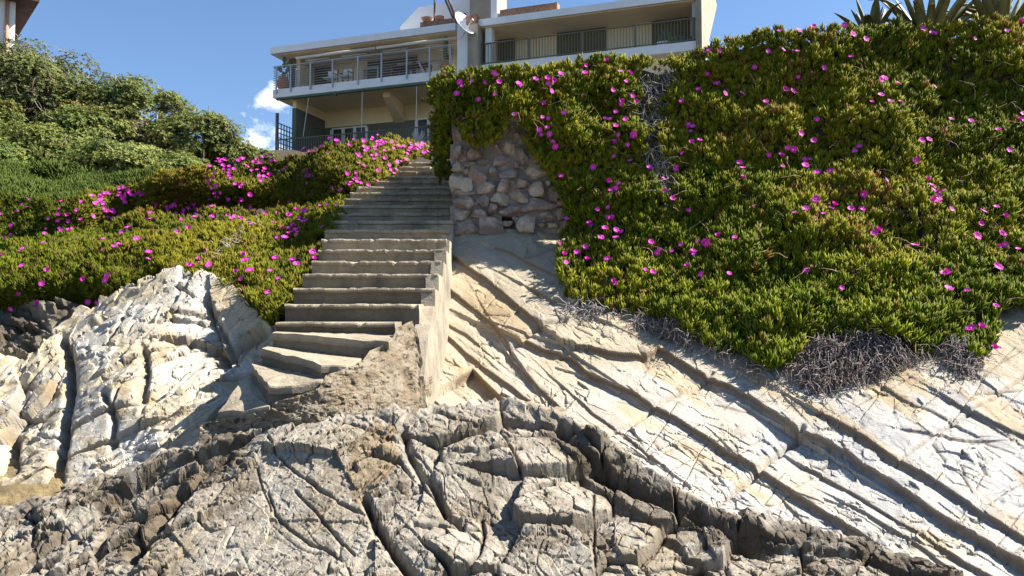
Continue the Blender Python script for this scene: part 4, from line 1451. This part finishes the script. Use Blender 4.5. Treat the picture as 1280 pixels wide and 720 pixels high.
def shrub(cx, cy, Y, rx, ry, label, n, tint, bare=0, seed=0, flat=.8):
    r = np.random.default_rng(seed)
    c = P(cx, cy, Y)
    k = Y / 1000
    R = np.array([rx * k, rx * k * flat, ry * k])
    t = empty('shrub', (c[0], c[1] + R[1] * .3, c[2] - R[2] * .95))
    tag(t, label, 'shrub', 'scrub on the hill')
    O = np.array(t.location)
    # crown made of sub-lumps over an ellipsoid
    nl = 60
    n = int(n * 1.7)
    ld = r.normal(size=(nl, 3))
    ld[:, 2] = np.abs(ld[:, 2]) * 1.2 - .5
    ld[:, 1] = np.where(r.uniform(0, 1, nl) < .75, -np.abs(ld[:, 1]), ld[:, 1])
    ld /= np.linalg.norm(ld, axis=1, keepdims=True)
    lc = ld * r.uniform(.55, .86, (nl, 1))
    lr_ = r.uniform(.17, .34, nl)
    which = r.integers(0, nl, n)
    d = r.normal(size=(n, 3))
    d /= np.linalg.norm(d, axis=1, keepdims=True)
    d[:, 2] = np.where(d[:, 2] < -.35, -d[:, 2], d[:, 2])
    s = r.uniform(.62, 1.0, n) ** .6
    p = lc[which] + d * (lr_[which] * s)[:, None]
    pos = c + p * R + .05 * r.normal(size=p.shape)
    nr = d * .6 + ld[which] * .4
    ax = nr + np.array([0, -.05, .45]) + r.normal(size=nr.shape) * .25
    ltint = r.uniform(.7, 1.25, (nl, 1)) * (1 + r.normal(size=(nl, 3)) * np.array([.10, .04, .05]))
    tt = np.asarray(tint) * ltint[which] * r.uniform(.7, 1.35, (n, 1))
    f = scatter('crown', pos - O, ax, r.uniform(.5, .9, n) * (Y / 26), ROS, M['shrub'], np.clip(tt, 0, 1), t, seed + 1, tipcol=(.30, .28, .09), tipamt=.25)
    # stems
    mb = MB()
    for i in range(9):
        e = c + lc[i] * R * .95 - O
        b0 = np.array([r.normal(0, .15), r.normal(0, .15), -.1])
        mid = (b0 + e) / 2 + r.normal(size=3) * .15
        mb.tube([b0, mid, e], [.05, .035, .012], 5)
    mb.build('trunk', M['bark'], t, True)
    if bare:
        m = r.integers(0, nl, bare)
        d2 = r.normal(size=(bare, 3))
        d2[:, 1] = -np.abs(d2[:, 1])
        d2 /= np.linalg.norm(d2, axis=1, keepdims=True)
        st = c + (lc[m] + d2 * lr_[m][:, None] * .98) * R - O
        o = dry_stems('bare_twigs', st, d2 * .4 + np.array([-.3, -.2, .3]), r, 7, .08, .011, .6, .1, t, (.27, .23, .18))
        tag(o, kind='stuff')
    return t


M['bark'] = plain('grey_bark', (.16, .13, .10), .9, var=.3, scale=12.)
o = surf('hill', -200, 360, 8, [(-200, 40), (0, 70), (70, 92), (140, 128), (220, 165), (300, 196), (360, 205)], [(-200, 330), (360, 300)],
         [(-200, 40, 30), (0, 70, 28.5), (140, 128, 28), (300, 196, 28), (360, 205, 28), (-100, 250, 21), (100, 250, 21), (340, 250, 22), (-200, 330, 18), (360, 300, 19)], M['soil'], (), None,
         None, seed=44)
tag(o, 'soil slope under the scrub', 'hill', kind='structure')
gr = (.16, .185, .052)
shrub(30, 138, 25.8, 118, 82, 'tall scrub bush with bare grey twigs, topmost on the left of the hill', 8500, (.15, .165, .05), 260, 101)
shrub(165, 155, 25.2, 80, 60, 'rounded olive green bush on the ridge line beside the twiggy bush', 5600, gr, 20, 102)
shrub(60, 205, 22.8, 95, 44, 'low bright green bush in front of the twiggy bush', 5200, (.17, .20, .05), 8, 103)
shrub(238, 182, 24.8, 64, 42, 'small olive bush stepping down the ridge toward the balconies', 3800, gr, 25, 104)
shrub(285, 199, 25.5, 42, 24, 'lowest dark bush at the end of the ridge beside the white cloud', 1900, (.145, .165, .05), 12, 105)
shrub(150, 214, 22, 76, 34, 'spreading yellow green bush just above the flowering bank', 4000, (.18, .205, .055), 6, 106)
shrub(325, 199, 27, 22, 11, 'tiny green shrub against the sky under the trellis', 600, (.14, .18, .05), 3, 107)
shrub(-30, 215, 21, 70, 42, 'bright green bush cut by the picture edge', 2400, (.17, .22, .05), 20, 108)
shrub(225, 216, 22.5, 48, 22, 'flat green bush where the flowering bank meets the scrub', 1900, (.17, .21, .05), 6, 109)
shrub(110, 172, 23.8, 62, 40, 'middle bush with pale leaf tips below the ridge', 4200, (.175, .20, .055), 15, 110)
shrub(-120, 185, 22, 90, 95, 'big dark green bush beyond the picture edge below the white house', 4200, (.13, .155, .045), 30, 112)
shrub(-20, 165, 23.5, 60, 45, 'dull green bush at the picture edge below the white house', 3000, (.15, .18, .045), 20, 111)

# ------------------------------------------------------------------ agaves on top of the right bank


def agave(cx, cy, Y, n, ln, label, seed, tint, spread=1.0, dead=3):
    r = np.random.default_rng(seed)
    c = P(cx, cy, Y)
    V, q, cols = [], [], []
    for i in range(n + dead):
        isd = i >= n
        az = i * 2.4 + r.uniform(-.3, .3)
        op = math.radians(r.uniform(12, 60) * spread) if not isd else math.radians(r.uniform(70, 105))
        d = np.array([math.cos(az) * math.sin(op), math.sin(az) * math.sin(op), math.cos(op)])
        side = np.array([-math.sin(az), math.cos(az), 0])
        L_ = ln * r.uniform(.7, 1.1) * (.7 if isd else 1)
        droop = r.uniform(.0, .5) if not isd else r.uniform(.5, 1.4)
        if r.uniform() < .2:
            droop += .9
        p = np.zeros(3)
        w0 = .07 if not isd else .05
        k0 = len(V)
        m = 10
        tc = np.array(tint) * r.uniform(.7, 1.25) if not isd else np.array((.34, .29, .21)) * r.uniform(.7, 1.2)
        for j in range(m):
            t = j / (m - 1)
            w = w0 * (.75 + .6 * t) * (1 - t ** 2.2) + .002
            dd = d + np.array([0, 0, -droop * t * t * 1.2])
            dd /= np.linalg.norm(dd)
            nn = np.cross(side, dd)
            V += [p - side * w + nn * w * .28, p - nn * w * .22, p + side * w + nn * w * .28, p - nn * (w * .22 + .02 * (1 - t) + .004)]
            e = np.array((.24, .23, .10)) if not isd else tc
            cols += [e * .8 + tc * .2, tc, e * .8 + tc * .2, tc]
            p = p + dd * L_ / m
        for j in range(m - 1):
            a = k0 + j * 4
            for s_ in range(4):
                q.append((a + s_, a + (s_ + 1) % 4, a + 4 + (s_ + 1) % 4, a + 4 + s_))
    o = mesh_np('agave', np.array(V), q, None, M['agave'], np.array(cols), smooth=True)
    o.location = c
    tag(o, label, 'agave', 'agaves above the bank')
    return o


agave(1090, 52, 10.9, 20, .70, 'smaller grey green agave at the left end, with bent leaves against the sky', 201, (.15, .165, .10), 1.2, 5)
agave(1160, 62, 10.8, 32, 1.25, 'big upright agave of yellow green leaves above the right bank', 202, (.24, .23, .10), .9, 8)
agave(1250, 56, 10.6, 26, 1.2, 'big agave cut by the right corner of the picture', 203, (.23, .22, .10), .9, 8)

# ------------------------------------------------------------------ apartment building
BX, BY = -12.12, 40.0
ANG = math.atan2(-.324, .946)
bld = empty('apartment_building', (BX, BY, 0), ANG)
tag(bld, 'two storey pale apartment building with deep balconies above the stairs', 'building', kind='thing')


def S(px, d=0.0):
    """position along the facade of photo column px on a plane d behind it"""
    u = (px - 640) / F
    x0, y0 = BX + .324 * d, BY + .946 * d
    return (u * y0 - x0) / (.946 + .324 * u)


def ZZf(px, py, d=0.0):
    s = S(px, d)
    Y = BY - .324 * s + .946 * d
    return float(P(px, py, Y)[2])


RT, RBm, ST_, SB = 14.2, 13.86, 12.06, 11.64
sL, sR = 0.0, S(568)
sA, sB = S(599), S(874)
b = MB()
b.box(-.1, sR + .05, -.15, 7.5, RBm, RT)
b.box(sA - .02, sB, -.15, 7.5, RBm + .02, RT)
b.build('roof_slab', M['white'], bld)
MB().box(.6, sR, .05, 7.2, RBm - .03, RBm - .003).build('roof_soffit', M['cream'], bld)
MB().box(sA + .02, sB - .05, .02, 7.2, RBm - .01, RBm + .017).build('roof_soffit', M['cream'], bld)
MB().box(sL, sR, 0, 3.4, SB, ST_).box(sA - .02, sB, 0, 3.0, SB + .08, ST_ + .05).build('balcony_slab', M['white'], bld)
MB().box(sL + .05, sR, .06, 3.4, SB - .02, SB - .003).build('balcony_soffit', M['cream'], bld)
# left part, upper floor back wall, panels
dU = 2.2
b = MB().box(.85, sR, dU, dU + .3, ST_, RBm - .03).box(.85, 1.05, .8, dU, ST_, RBm - .03)
b.build('wall', M['beige'], bld)
for x0, x1 in ((367, 413), (457, 520)):
    MB().box(S(x0, dU), S(x1, dU), dU - .06, dU - .003, ST_ + .02, RBm - .1).build('shutter', M['dark'], bld)
MB().box(S(358, .8), S(366, .8), .72, .78, ST_ + .02, RBm - .04).build('glass_screen', M['olive'], bld)
# window frames on the upper floor
fr = MB()
for x0, x1 in ((452, 470), (496, 512), (520, 548)):
    a0, a1 = S(x0, dU - .1), S(x1, dU - .1)
    for a in (a0, a1):
        fr.box(a - .05, a + .05, dU - .14, dU - .07, ST_ + .02, ST_ + 1.35)
    fr.box(a0, a1, dU - .138, dU - .072, ST_ + 1.26, ST_ + 1.34)
fr.build('window_frame', M['metal'], bld)
# awning cassettes
aw = MB()
for x0, x1 in ((366, 466), (468, 568)):
    aw.tube([(S(x0, .4), .4, RBm - .16), (S(x1, .4), .4, RBm - .16)], .075, 8)
for x0, x1 in ((378, 408), (424, 455), (476, 508), (530, 560)):
    aw.tube([(S(x0, .75), .75, RBm - .22), (S(x1, .75), .75, RBm - .22)], .05, 6)
aw.build('awning', M['white'], bld, True)
ga = MB().box(sL + .2, S(415), -.0, .14, SB - .13, SB - .03).box(S(417), sR, -.0, .14, SB - .13, SB - .03)
ga.build('green_awning', M['green'], bld)
MB().box(S(415), S(417), -.04, .16, SB - .2, SB - .03).build('bracket', M['darkmetal'], bld)


def railing(name, s0, s1, d, zf, h, posts, nbars, mat, vertical=False, side=None):
    top = MB().tube([(s0, d, zf + h), (s1, d, zf + h)], .032, 6)
    r_ = top.build(name, mat, bld)
    b = MB()
    for p in posts:
        b.box(p - .035, p + .035, d - .03, d + .03, zf - .22, zf + h)
    b.build('post', mat, r_)
    b = MB()
    if vertical:
        n = int((s1 - s0) / .135)
        for i in range(n):
            x = s0 + (i + .5) * (s1 - s0) / n
            b.box(x - .012, x + .012, d - .012, d + .012, zf + .08, zf + h - .02)
        b.box(s0, s1, d - .017, d + .017, zf + .06, zf + .10)
    else:
        for i in range(nbars):
            z = zf + .08 + (h - .16) * i / (nbars - 1)
            b.tube([(s0, d, z), (s1, d, z)], .013, 5)
            if side:
                b.tube([(side[0], d, z), (side[0], d + side[1], z)], .013, 5)
    b.build('rail', mat, r_)
    if side:
        MB().tube([(side[0], d, zf + h), (side[0], d + side[1], zf + h)], .03, 6).box(side[0] - .03, side[0] + .03, d + side[1] - .03, d + side[1] + .03, zf - .02, zf + h).build('end_rail', mat, r_)
    return r_


railing('upper_railing', .06, sR - .05, -.05, ST_, 1.15, [S(x) for x in (342, 360, 385, 413, 445, 475, 507, 536, 562)], 9, M['metal'], side=(.06, 1.2))
railing('garden_railing', .3, sR, .02, 8.35, 1.12, [.35, S(470), sR - .1], 0, M['railtan'], vertical=True)
railing('side_railing', sA + .05, sB - .02, .06, ST_ + .05, 1.0, [S(x) for x in (600, 661, 729, 796, 870)], 0, M['railtan'], vertical=True)
# lower floor loggia
dL = 3.2
zs_ = ZZf(440, 157, dL)
MB().box(.85, sR, dL, dL + .3, zs_ + .003, SB - .02).box(.85, 1.05, .5, dL - .003, zs_ + .4, SB - .02).build('wall', M['cream'], bld)
MB().box(.85, sR, dL - .02, dL + .3, 7.0, zs_).box(.83, 1.06, .48, dL - .023, 7.0, zs_ + .4).build('dado', M['olive'], bld)
MB().box(-.0, sR, .0, dL - .03, 7.9, 8.3).build('terrace_slab', M['tan'], bld)
for x0, x1, n in ((413, 457, 3), (520, 551, 2)):
    a0, a1 = S(x0, dL), S(x1, dL)
    zt_ = ZZf((x0 + x1) / 2, 159 if n == 3 else 147.5, dL)
    w = (a1 - a0) / n
    fr = MB()
    fr.box(a0, a1, dL - .09, dL - .025, zt_ - .08, zt_)
    for i in range(n + 1):
        x = a0 + i * w
        fr.box(x - .09, x + .09, dL - .092, dL - .027, 8.3, zt_ - .081)
    f = fr.build('window', M['white'], bld)
    MB().box(a0, a1, dL - .05, dL - .024, 8.3, zt_ - .09).build('pane', M['glass'], f)
# soffit brace
bs0, bs1 = S(482, 1.0), S(498, dL)
MB().hexa([(bs0 - .18, .9, SB - .26), (bs0 + .18, .9, SB - .26), (bs1 + .3, dL - .03, SB - .95), (bs1 - .3, dL - .03, SB - .95)],
          [(bs0 - .18, .9, SB - .03), (bs0 + .18, .9, SB - .03), (bs1 + .3, dL - .03, SB - .03), (bs1 - .3, dL - .03, SB - .03)]).build('brace', M['cream'], bld)
MB().lathe([(.0, .0), (.16, .05), (.18, .3), (.12, .5), (0, .55)], (S(400, dL), dL - .2, zs_ + .05), 8).build('wall_lamp', M['tan'], bld)
c = MB()
for x0, x1 in ((381, 375), (449, 449), (518, 518)):
    c.tube([(S(x0), .1, SB - .15), (S(x1), .06, 9.5)], .017, 4)
c.build('awning_cord', M['cord'], bld)
# pier and pillar between the two parts
b = MB().box(S(573), S(587), -.25, .5, 8.0, RT + .25)
b.build('pillar', M['white'], bld)
MB().box(S(587) + .003, S(600), -.35, 1.2, 8.0, RT - .25).box(S(580), S(613), .6, 2.2, RT - .2, RT + 2.2).build('pier', M['tan'], bld)
MB().box(S(585), S(598), -.33, .55, RT - .24, RT + .2).build('brick_cap', M['brick'], bld)
# right part
dR = 1.8
MB().box(sA, sB, dR, dR + .3, ST_ + .05, RBm).build('wall', M['beige'], bld)
for x0, x1 in ((622, 644), (697, 760), (818, 866)):
    MB().box(S(x0, dR), S(x1, dR), dR - .05, dR - .003, ST_ + .07, RBm - .02).build('shutter', M['dark'], bld)
MB().box(S(605), S(613), .1, .5, ST_ + .05, RBm + .02).build('column', M['white'], bld)
MB().box(S(869, .1), sB - .01, .15, .5, ST_ + .05, RBm + .02).build('column', M['metal'], bld)
MB().box(sA, sB - .05, .5, 1.0, 7.0, SB + .08).build('wall', M['cream'], bld)
# end wall, raked at the back
poly = [(sB + .003, -.15, 10.6), (sB + .003, -.15, 16.8), (sB + .003, 8.3, 16.8), (sB + .003, 2.4, 12.6), (sB + .003, 1.2, 10.6)]
MB().prism(poly, (.25, 0, 0)).build('end_wall', M['tan'], bld)
# roof terrace: parapets, set-back storey, pots
b = MB().prism([(S(x_, 1.5), 1.5, ZZf(x_, y_, 1.5)) for x_, y_ in ((498, 33), (521, 9), (548, 4), (592, -4))] + [(S(592, 1.5), 1.5, RT + .02), (S(498, 1.5), 1.5, RT + .02)], (0, 4.5, 0))
b.build('attic', M['white'], bld)
MB().box(S(522), S(566), .1, .5, RT + .003, RT + .35).build('brick_parapet', M['brick'], bld)
MB().box(S(623), S(697), .1, .5, RT + .003, RT + .42).build('brick_parapet', M['brick'], bld)
MB().box(S(613), S(621), .0, .5, RT + .003, RT + 1.4).build('chimney_post', M['white'], bld)
b = MB().tube([(S(538), .3, RT + .3), (S(538), .3, RT + 2.0)], .05, 6).tube([(S(563), .3, RT + .3), (S(547), .5, RT + 1.7)], .06, 4).tube([(S(566), .3, RT + .3), (S(551), .5, RT + 1.7)], .06, 4)
b.build('pergola_pole', M['wood'], bld)
MB().box(S(565, 1.), S(580, 1.), 1.0, 1.3, RT + .3, RT + .9).build('attic_shutter', M['dark'], bld)


def bp(px, d, z):
    """world point of photo column px on the facade's plane d"""
    s = S(px, d)
    return (BX + .946 * s + .324 * d, BY - .324 * s + .946 * d, z)


# satellite dish
dish = empty('satellite_dish', bp(583, -.3, RT - .05))
tag(dish, 'white satellite dish on the white pillar between the two balconies', 'satellite dish')
mb = MB()
cdir = Vector((.66, -.58, .48)).normalized()
qt = cdir.to_track_quat('Z', 'Y')
Vd, qd = [], []
for i in range(6):
    for k in range(20):
        a = 2 * math.pi * k / 20
        rr_ = .58 * i / 5
        Vd.append(qt @ Vector((rr_ * math.cos(a), rr_ * 1.1 * math.sin(a), .25 * (i / 5) ** 2)) + Vector((-.25, -.2, -.35)))
for i in range(5):
    for k in range(20):
        qd.append((i * 20 + k, i * 20 + (k + 1) % 20, (i + 1) * 20 + (k + 1) % 20, (i + 1) * 20 + k))
ds = mesh_np('reflector', np.array([tuple(v) for v in Vd]), qd, None, M['white'], smooth=True, parent=dish)
so = ds.modifiers.new('thick', 'SOLIDIFY')
so.thickness = .03
MB().tube([(.1, .2, -.45), (-.25, -.2, -.35)], .04, 6).build('mount', M['metal'], dish)
fe = Vector((-.25, -.2, -.35)) + cdir * .75 + Vector((0, 0, -.25))
MB().tube([tuple(Vector((-.25, -.2, -.9))), tuple(fe)], .022, 5).tube([tuple(fe - cdir * .06), tuple(fe + cdir * .08)], .05, 6).build('feed_arm', M['metal'], dish)


def pot(px, d, z, label, k=1.0, cactus='pads'):
    o = empty('potted_cactus', bp(px, d, z))
    tag(o, label, 'potted plant', 'cacti on the balconies')
    MB().lathe([(.0, .0), (.16 * k, .0), (.27 * k, .25 * k), (.29 * k, .42 * k), (.2 * k, .6 * k), (.22 * k, .66 * k), (.17 * k, .66 * k), (.15 * k, .5 * k), (0, .5 * k)], (0, 0, 0), 16).build('pot', M['terra'], o, True)
    mb = MB()
    if cactus == 'pads':
        for i, (x, y, zz, a) in enumerate([(0, 0, .62, .1), (.12, 0, .85, .5), (-.1, 0, .9, -.4), (.02, 0, 1.05, .1), (.16, .02, 1.1, .3), (.05, 0, 1.3, -.1)]):
            cs, sn = math.cos(a), math.sin(a)
            n0 = len(mb.v)
            V, q = [], []
            for u in range(5):
                t = u / 4
                w = .11 * math.sin(math.pi * (t * .86 + .1)) * k
                for s_ in range(8):
                    an = 2 * math.pi * s_ / 8
                    lx, ly, lz = w * math.cos(an), .03 * math.sin(an), .3 * t * k
                    V.append((x * k + lx * cs + lz * sn, y * k + ly, zz * k - lx * sn + lz * cs))
            for u in range(4):
                for s_ in range(8):
                    q.append((u * 8 + s_, u * 8 + (s_ + 1) % 8, (u + 1) * 8 + (s_ + 1) % 8, (u + 1) * 8 + s_))
            mb._add(V, q)
    else:
        mb.tube([(0, 0, .5), (-.04, 0, 1.2), (.02, 0, 1.75), (-.08, 0, 2.1)], [.1, .12, .11, .05], 8)
        mb.tube([(0, 0, .6), (.22, 0, .95), (.25, 0, 1.45)], [.07, .08, .03], 8)
    mb.build('cactus', M['cactus'], o, True)
    return o


pot(350, .45, ST_, 'terracotta urn of prickly pear at the left corner of the upper balcony', 1.15)
pot(556, .5, ST_, 'tall column cactus in a squat terracotta pot at the right end of the upper balcony', .95, 'column')
for i, (px_, lab) in enumerate(((532, 'round terracotta bowl on the brick parapet of the roof'), (548, 'small terracotta pot beside the pole on the roof'))):
    o = MB().lathe([(0, 0), (.16, 0), (.30 - .08 * i, .22), (.26 - .08 * i, .24), (0, .2)], (0, 0, 0), 12).build('terracotta_pot', M['terra'], None, True)
    o.location = bp(px_, .3, RT + .353)
    tag(o, lab, 'flower pot')


def chair(px, label, k=1.0):
    o = empty('director_chair', bp(px, .9, ST_), ANG)
    tag(o, label, 'chair', 'canvas chairs on the balcony')
    MB().box(-.28, .28, -.02, .02, .62, .95).build('backrest', M['canvas'], o)
    MB().box(-.27, .27, -.5, -.04, .44, .47).build('seat', M['canvas'], o)
    for sx in (-.29, .29):
        MB().box(sx - .02, sx + .02, -.02, .02, 0, 1.0).box(sx - .02, sx + .02, -.5, -.46, 0, .66).box(sx - .025, sx + .025, -.52, .02, .661, .69).build('leg', M['wood'], o)
    return o


chair(413, 'white canvas folding chair half behind a rail post, left of its twin')
chair(432, 'white canvas folding chair in full view behind the upper railing')
o = empty('wooden_table', bp(512, 1.0, ST_), ANG)
tag(o, 'brown wooden table with a slanted board on the upper balcony', 'table')
MB().box(-1.0, 1.0, -.4, .4, .70, .75).build('tabletop', M['wood'], o)
for sx in (-.9, .9):
    for sy in (-.33, .33):
        MB().box(sx - .04, sx + .04, sy - .04, sy + .04, 0, .697).build('leg', M['wood'], o)
o = MB().hexa([(0, 0, 0), (.06, -.3, 0), (.06, .3, 0), (0, .3, 0)], [(-.35, -.3, .62), (-.3, -.3, .64), (-.3, .3, .64), (-.35, .3, .62)]).build('folding_panel', M['canvas'])
o.location = bp(531, .6, ST_)
tag(o, 'small white slanted panel leaning beside the balcony table', 'panel')
# planters with sprigs on the right balcony
o = empty('planter_box', bp(835, .25, ST_ + .05), ANG)
tag(o, 'white planter box with upright sprigs on the right balcony', 'planter')
MB().box(-.35, .35, -.1, .1, 0, .2).build('trough', M['white'], o)
mb = MB()
for i in range(14):
    x = random.uniform(-.3, .3)
    mb.tube([(x, 0, .2), (x + random.uniform(-.1, .1), 0, .5), (x + random.uniform(-.2, .2), 0, random.uniform(.6, 1.1))], [.03, .025, .01], 4)
mb.build('sprigs', M['cactus'], o)
o = MB()
for i in range(26):
    x = random.uniform(-.55, .55)
    o.tube([(x, 0, 0), (x + random.uniform(-.1, .1), random.uniform(-.1, .1), .25), (x + random.uniform(-.2, .2), random.uniform(-.1, .1), random.uniform(.25, .45))], [.04, .05, .01], 4)
o = o.build('low_plant', M['cactus'])
o.location = bp(855, .25, ST_ + .05)
tag(o, 'low spreading green plant at the right end of the right balcony', 'plant')

# trellis screen beside the lower terrace
t = empty('trellis', bp(343, .05, 8.3), ANG)
tag(t, 'dark lattice trellis screen with a tall post at the left end of the lower terrace', 'trellis')
MB().box(-.06, .06, -.06, .06, 0, 2.55).build('post', M['darkmetal'], t)
mb = MB()
n = 9
for i in range(n + 1):
    y = .1 + 2.2 * i / n
    mb.box(-.02, .02, y - .02, y + .02, 0, 2.1)
for i in range(n):
    z = .1 + 1.98 * i / (n - 1)
    mb.box(-.045, -.021, .08, 2.34, z - .02, z + .02)
mb.build('lattice', M['darkmetal'], t)

# little flower shrub in a pot seen through the lower rail
o = MB()
for i in range(40):
    a, e = random.uniform(0, 6.28), random.uniform(.1, 1.3)
    o.tube([(0, 0, 0), (.25 * math.cos(a) * math.cos(e), .25 * math.sin(a) * math.cos(e), .3 + .3 * math.sin(e)), (.45 * math.cos(a) * math.cos(e), .45 * math.sin(a) * math.cos(e), .35 + .6 * math.sin(e))], [.02, .02, .012], 4)
o = o.build('dry_bush', M['cord'])
o.location = bp(522, -.4, 8.3)
tag(o, 'small pale dry bush in front of the lower terrace railing', 'bush')

# ------------------------------------------------------------------ house at the upper left corner
h = empty('white_house', P(18, 60, 33).tolist(), .7)
tag(h, 'white house corner with brown eave and drainpipe above the scrub hill', 'house', kind='thing')
ez = float(P(18, 3, 33)[2] - P(18, 60, 33)[2])
MB().box(-8, 0, 0, 6, -2.5, ez).build('wall', M['white'], h)
MB().box(-8.5, .75, -.7, 6.6, ez + .003, ez + .16).build('eave', M['eave'], h)
MB().hexa([(-8.6, -.75, ez + .163), (.8, -.75, ez + .163), (.8, 6.7, ez + .163), (-8.6, 6.7, ez + .163)], [(-8.6, 2.7, ez + 1.5), (-2.5, 2.7, ez + 1.5), (-2.5, 3.3, ez + 1.5), (-8.6, 3.3, ez + 1.5)]).build('roof', M['terra'], h)
MB().tube([(-.3, -.08, -2.5), (-.3, -.08, ez)], .07, 8).build('drainpipe', M['terra'], h, True)

# ------------------------------------------------------------------ sky, sun, camera
SUN_EL, SUN_AZ = math.radians(46.5), math.radians(7.5)     # azimuth measured from +X towards +Y
sd = Vector((math.cos(SUN_EL) * math.cos(SUN_AZ), math.cos(SUN_EL) * math.sin(SUN_AZ), math.sin(SUN_EL)))
w = bpy.data.worlds.new('World')
scene.world = w
w.use_nodes = True
nt = w.node_tree
bg = nt.nodes['Background']
sky = N(nt, 'ShaderNodeTexSky')
sky.sky_type = 'NISHITA'
sky.sun_disc = False
sky.sun_elevation = SUN_EL
sky.sun_rotation = math.radians(90) - SUN_AZ
sky.altitude = 50
sky.air_density = 1.0
sky.dust_density = .3
sky.ozone_density = 3.0
tc = N(nt, 'ShaderNodeTexCoord')
no = N(nt, 'ShaderNodeTexNoise', Scale=22., Detail=9., Roughness=.62)
mp = N(nt, 'ShaderNodeMapping')
mp.inputs['Scale'].default_value = (1, 1, 1.6)
nt.links.new(tc.outputs['Generated'], mp.inputs[0])
nt.links.new(mp.outputs[0], no.inputs['Vector'])


def cloud_at(px, py, rad):
    d = P(px, py, 1.0)
    d = d / np.linalg.norm(d)
    s = N(nt, 'ShaderNodeVectorMath', operation='DISTANCE')
    nt.links.new(tc.outputs['Generated'], s.inputs[0])
    s.inputs[1].default_value = tuple(d)
    m = N(nt, 'ShaderNodeMapRange')
    m.inputs[1].default_value = 0
    m.inputs[2].default_value = rad
    m.inputs[3].default_value = 1
    m.inputs[4].default_value = 0
    nt.links.new(s.outputs['Value'], m.inputs[0])
    return m.outputs[0]


acc = None
for px_, py_, ra in ((318, 178, .054), (342, 122, .030), (290, 180, .034), (340, 200, .045)):
    o_ = cloud_at(px_, py_, ra)
    if acc is None:
        acc = o_
    else:
        mx = N(nt, 'ShaderNodeMath', operation='MAXIMUM')
        nt.links.new(acc, mx.inputs[0])
        nt.links.new(o_, mx.inputs[1])
        acc = mx.outputs[0]
ad = N(nt, 'ShaderNodeMath', operation='MULTIPLY_ADD')
nt.links.new(no.outputs[0], ad.inputs[0])
ad.inputs[1].default_value = 2.6
nt.links.new(acc, ad.inputs[2])
cf = ramp(nt, ad.outputs[0], [(.0, (0, 0, 0)), (.0, (0, 0, 0)), (1., (1, 1, 1))])
rp = cf.node.color_ramp
rp.elements[0].position, rp.elements[1].position, rp.elements[2].position = 0., .0, 1.
mr = N(nt, 'ShaderNodeMapRange')
mr.inputs[1].default_value = 1.75
mr.inputs[2].default_value = 2.25
nt.links.new(ad.outputs[0], mr.inputs[0])
gate = N(nt, 'ShaderNodeMath', operation='GREATER_THAN')
gate.inputs[1].default_value = .001
nt.links.new(acc, gate.inputs[0])
fm = N(nt, 'ShaderNodeMath', operation='MULTIPLY')
nt.links.new(mr.outputs[0], fm.inputs[0])
nt.links.new(gate.outputs[0], fm.inputs[1])
skc = mixc(nt, 1., sky.outputs[0], (.93, 1.02, 1.12), 'MULTIPLY')
cc = mixc(nt, fm.outputs[0], skc, (8.5, 8.7, 9.0))
nt.links.new(cc, bg.inputs[0])
bg.inputs[1].default_value = .058

sun = bpy.data.lights.new('Sun', 'SUN')
sun.energy = 5.0
sun.angle = math.radians(.53)
sun.color = (1, .95, .87)
so = bpy.data.objects.new('Sun', sun)
COL.objects.link(so)
so.rotation_mode = 'QUATERNION'
so.rotation_quaternion = sd.to_track_quat('Z', 'Y')

cam = bpy.data.cameras.new('Camera')
cam.sensor_width = 36
cam.lens = 36 * F / 1280
cam.clip_start = .05
cam.clip_end = 2000
co = bpy.data.objects.new('Camera', cam)
COL.objects.link(co)
co.location = (0, 0, 0)
co.rotation_euler = (math.pi / 2 + TH, 0, 0)
scene.camera = co

scene.render.engine = 'CYCLES'
scene.render.resolution_x, scene.render.resolution_y = 1024, 576
scene.cycles.max_bounces = 6
scene.cycles.diffuse_bounces = 3
scene.cycles.use_denoising = True
vs = scene.view_settings
vs.view_transform = 'Standard'
vs.look = 'None'
vs.gamma = 1
vs.exposure = 1.5
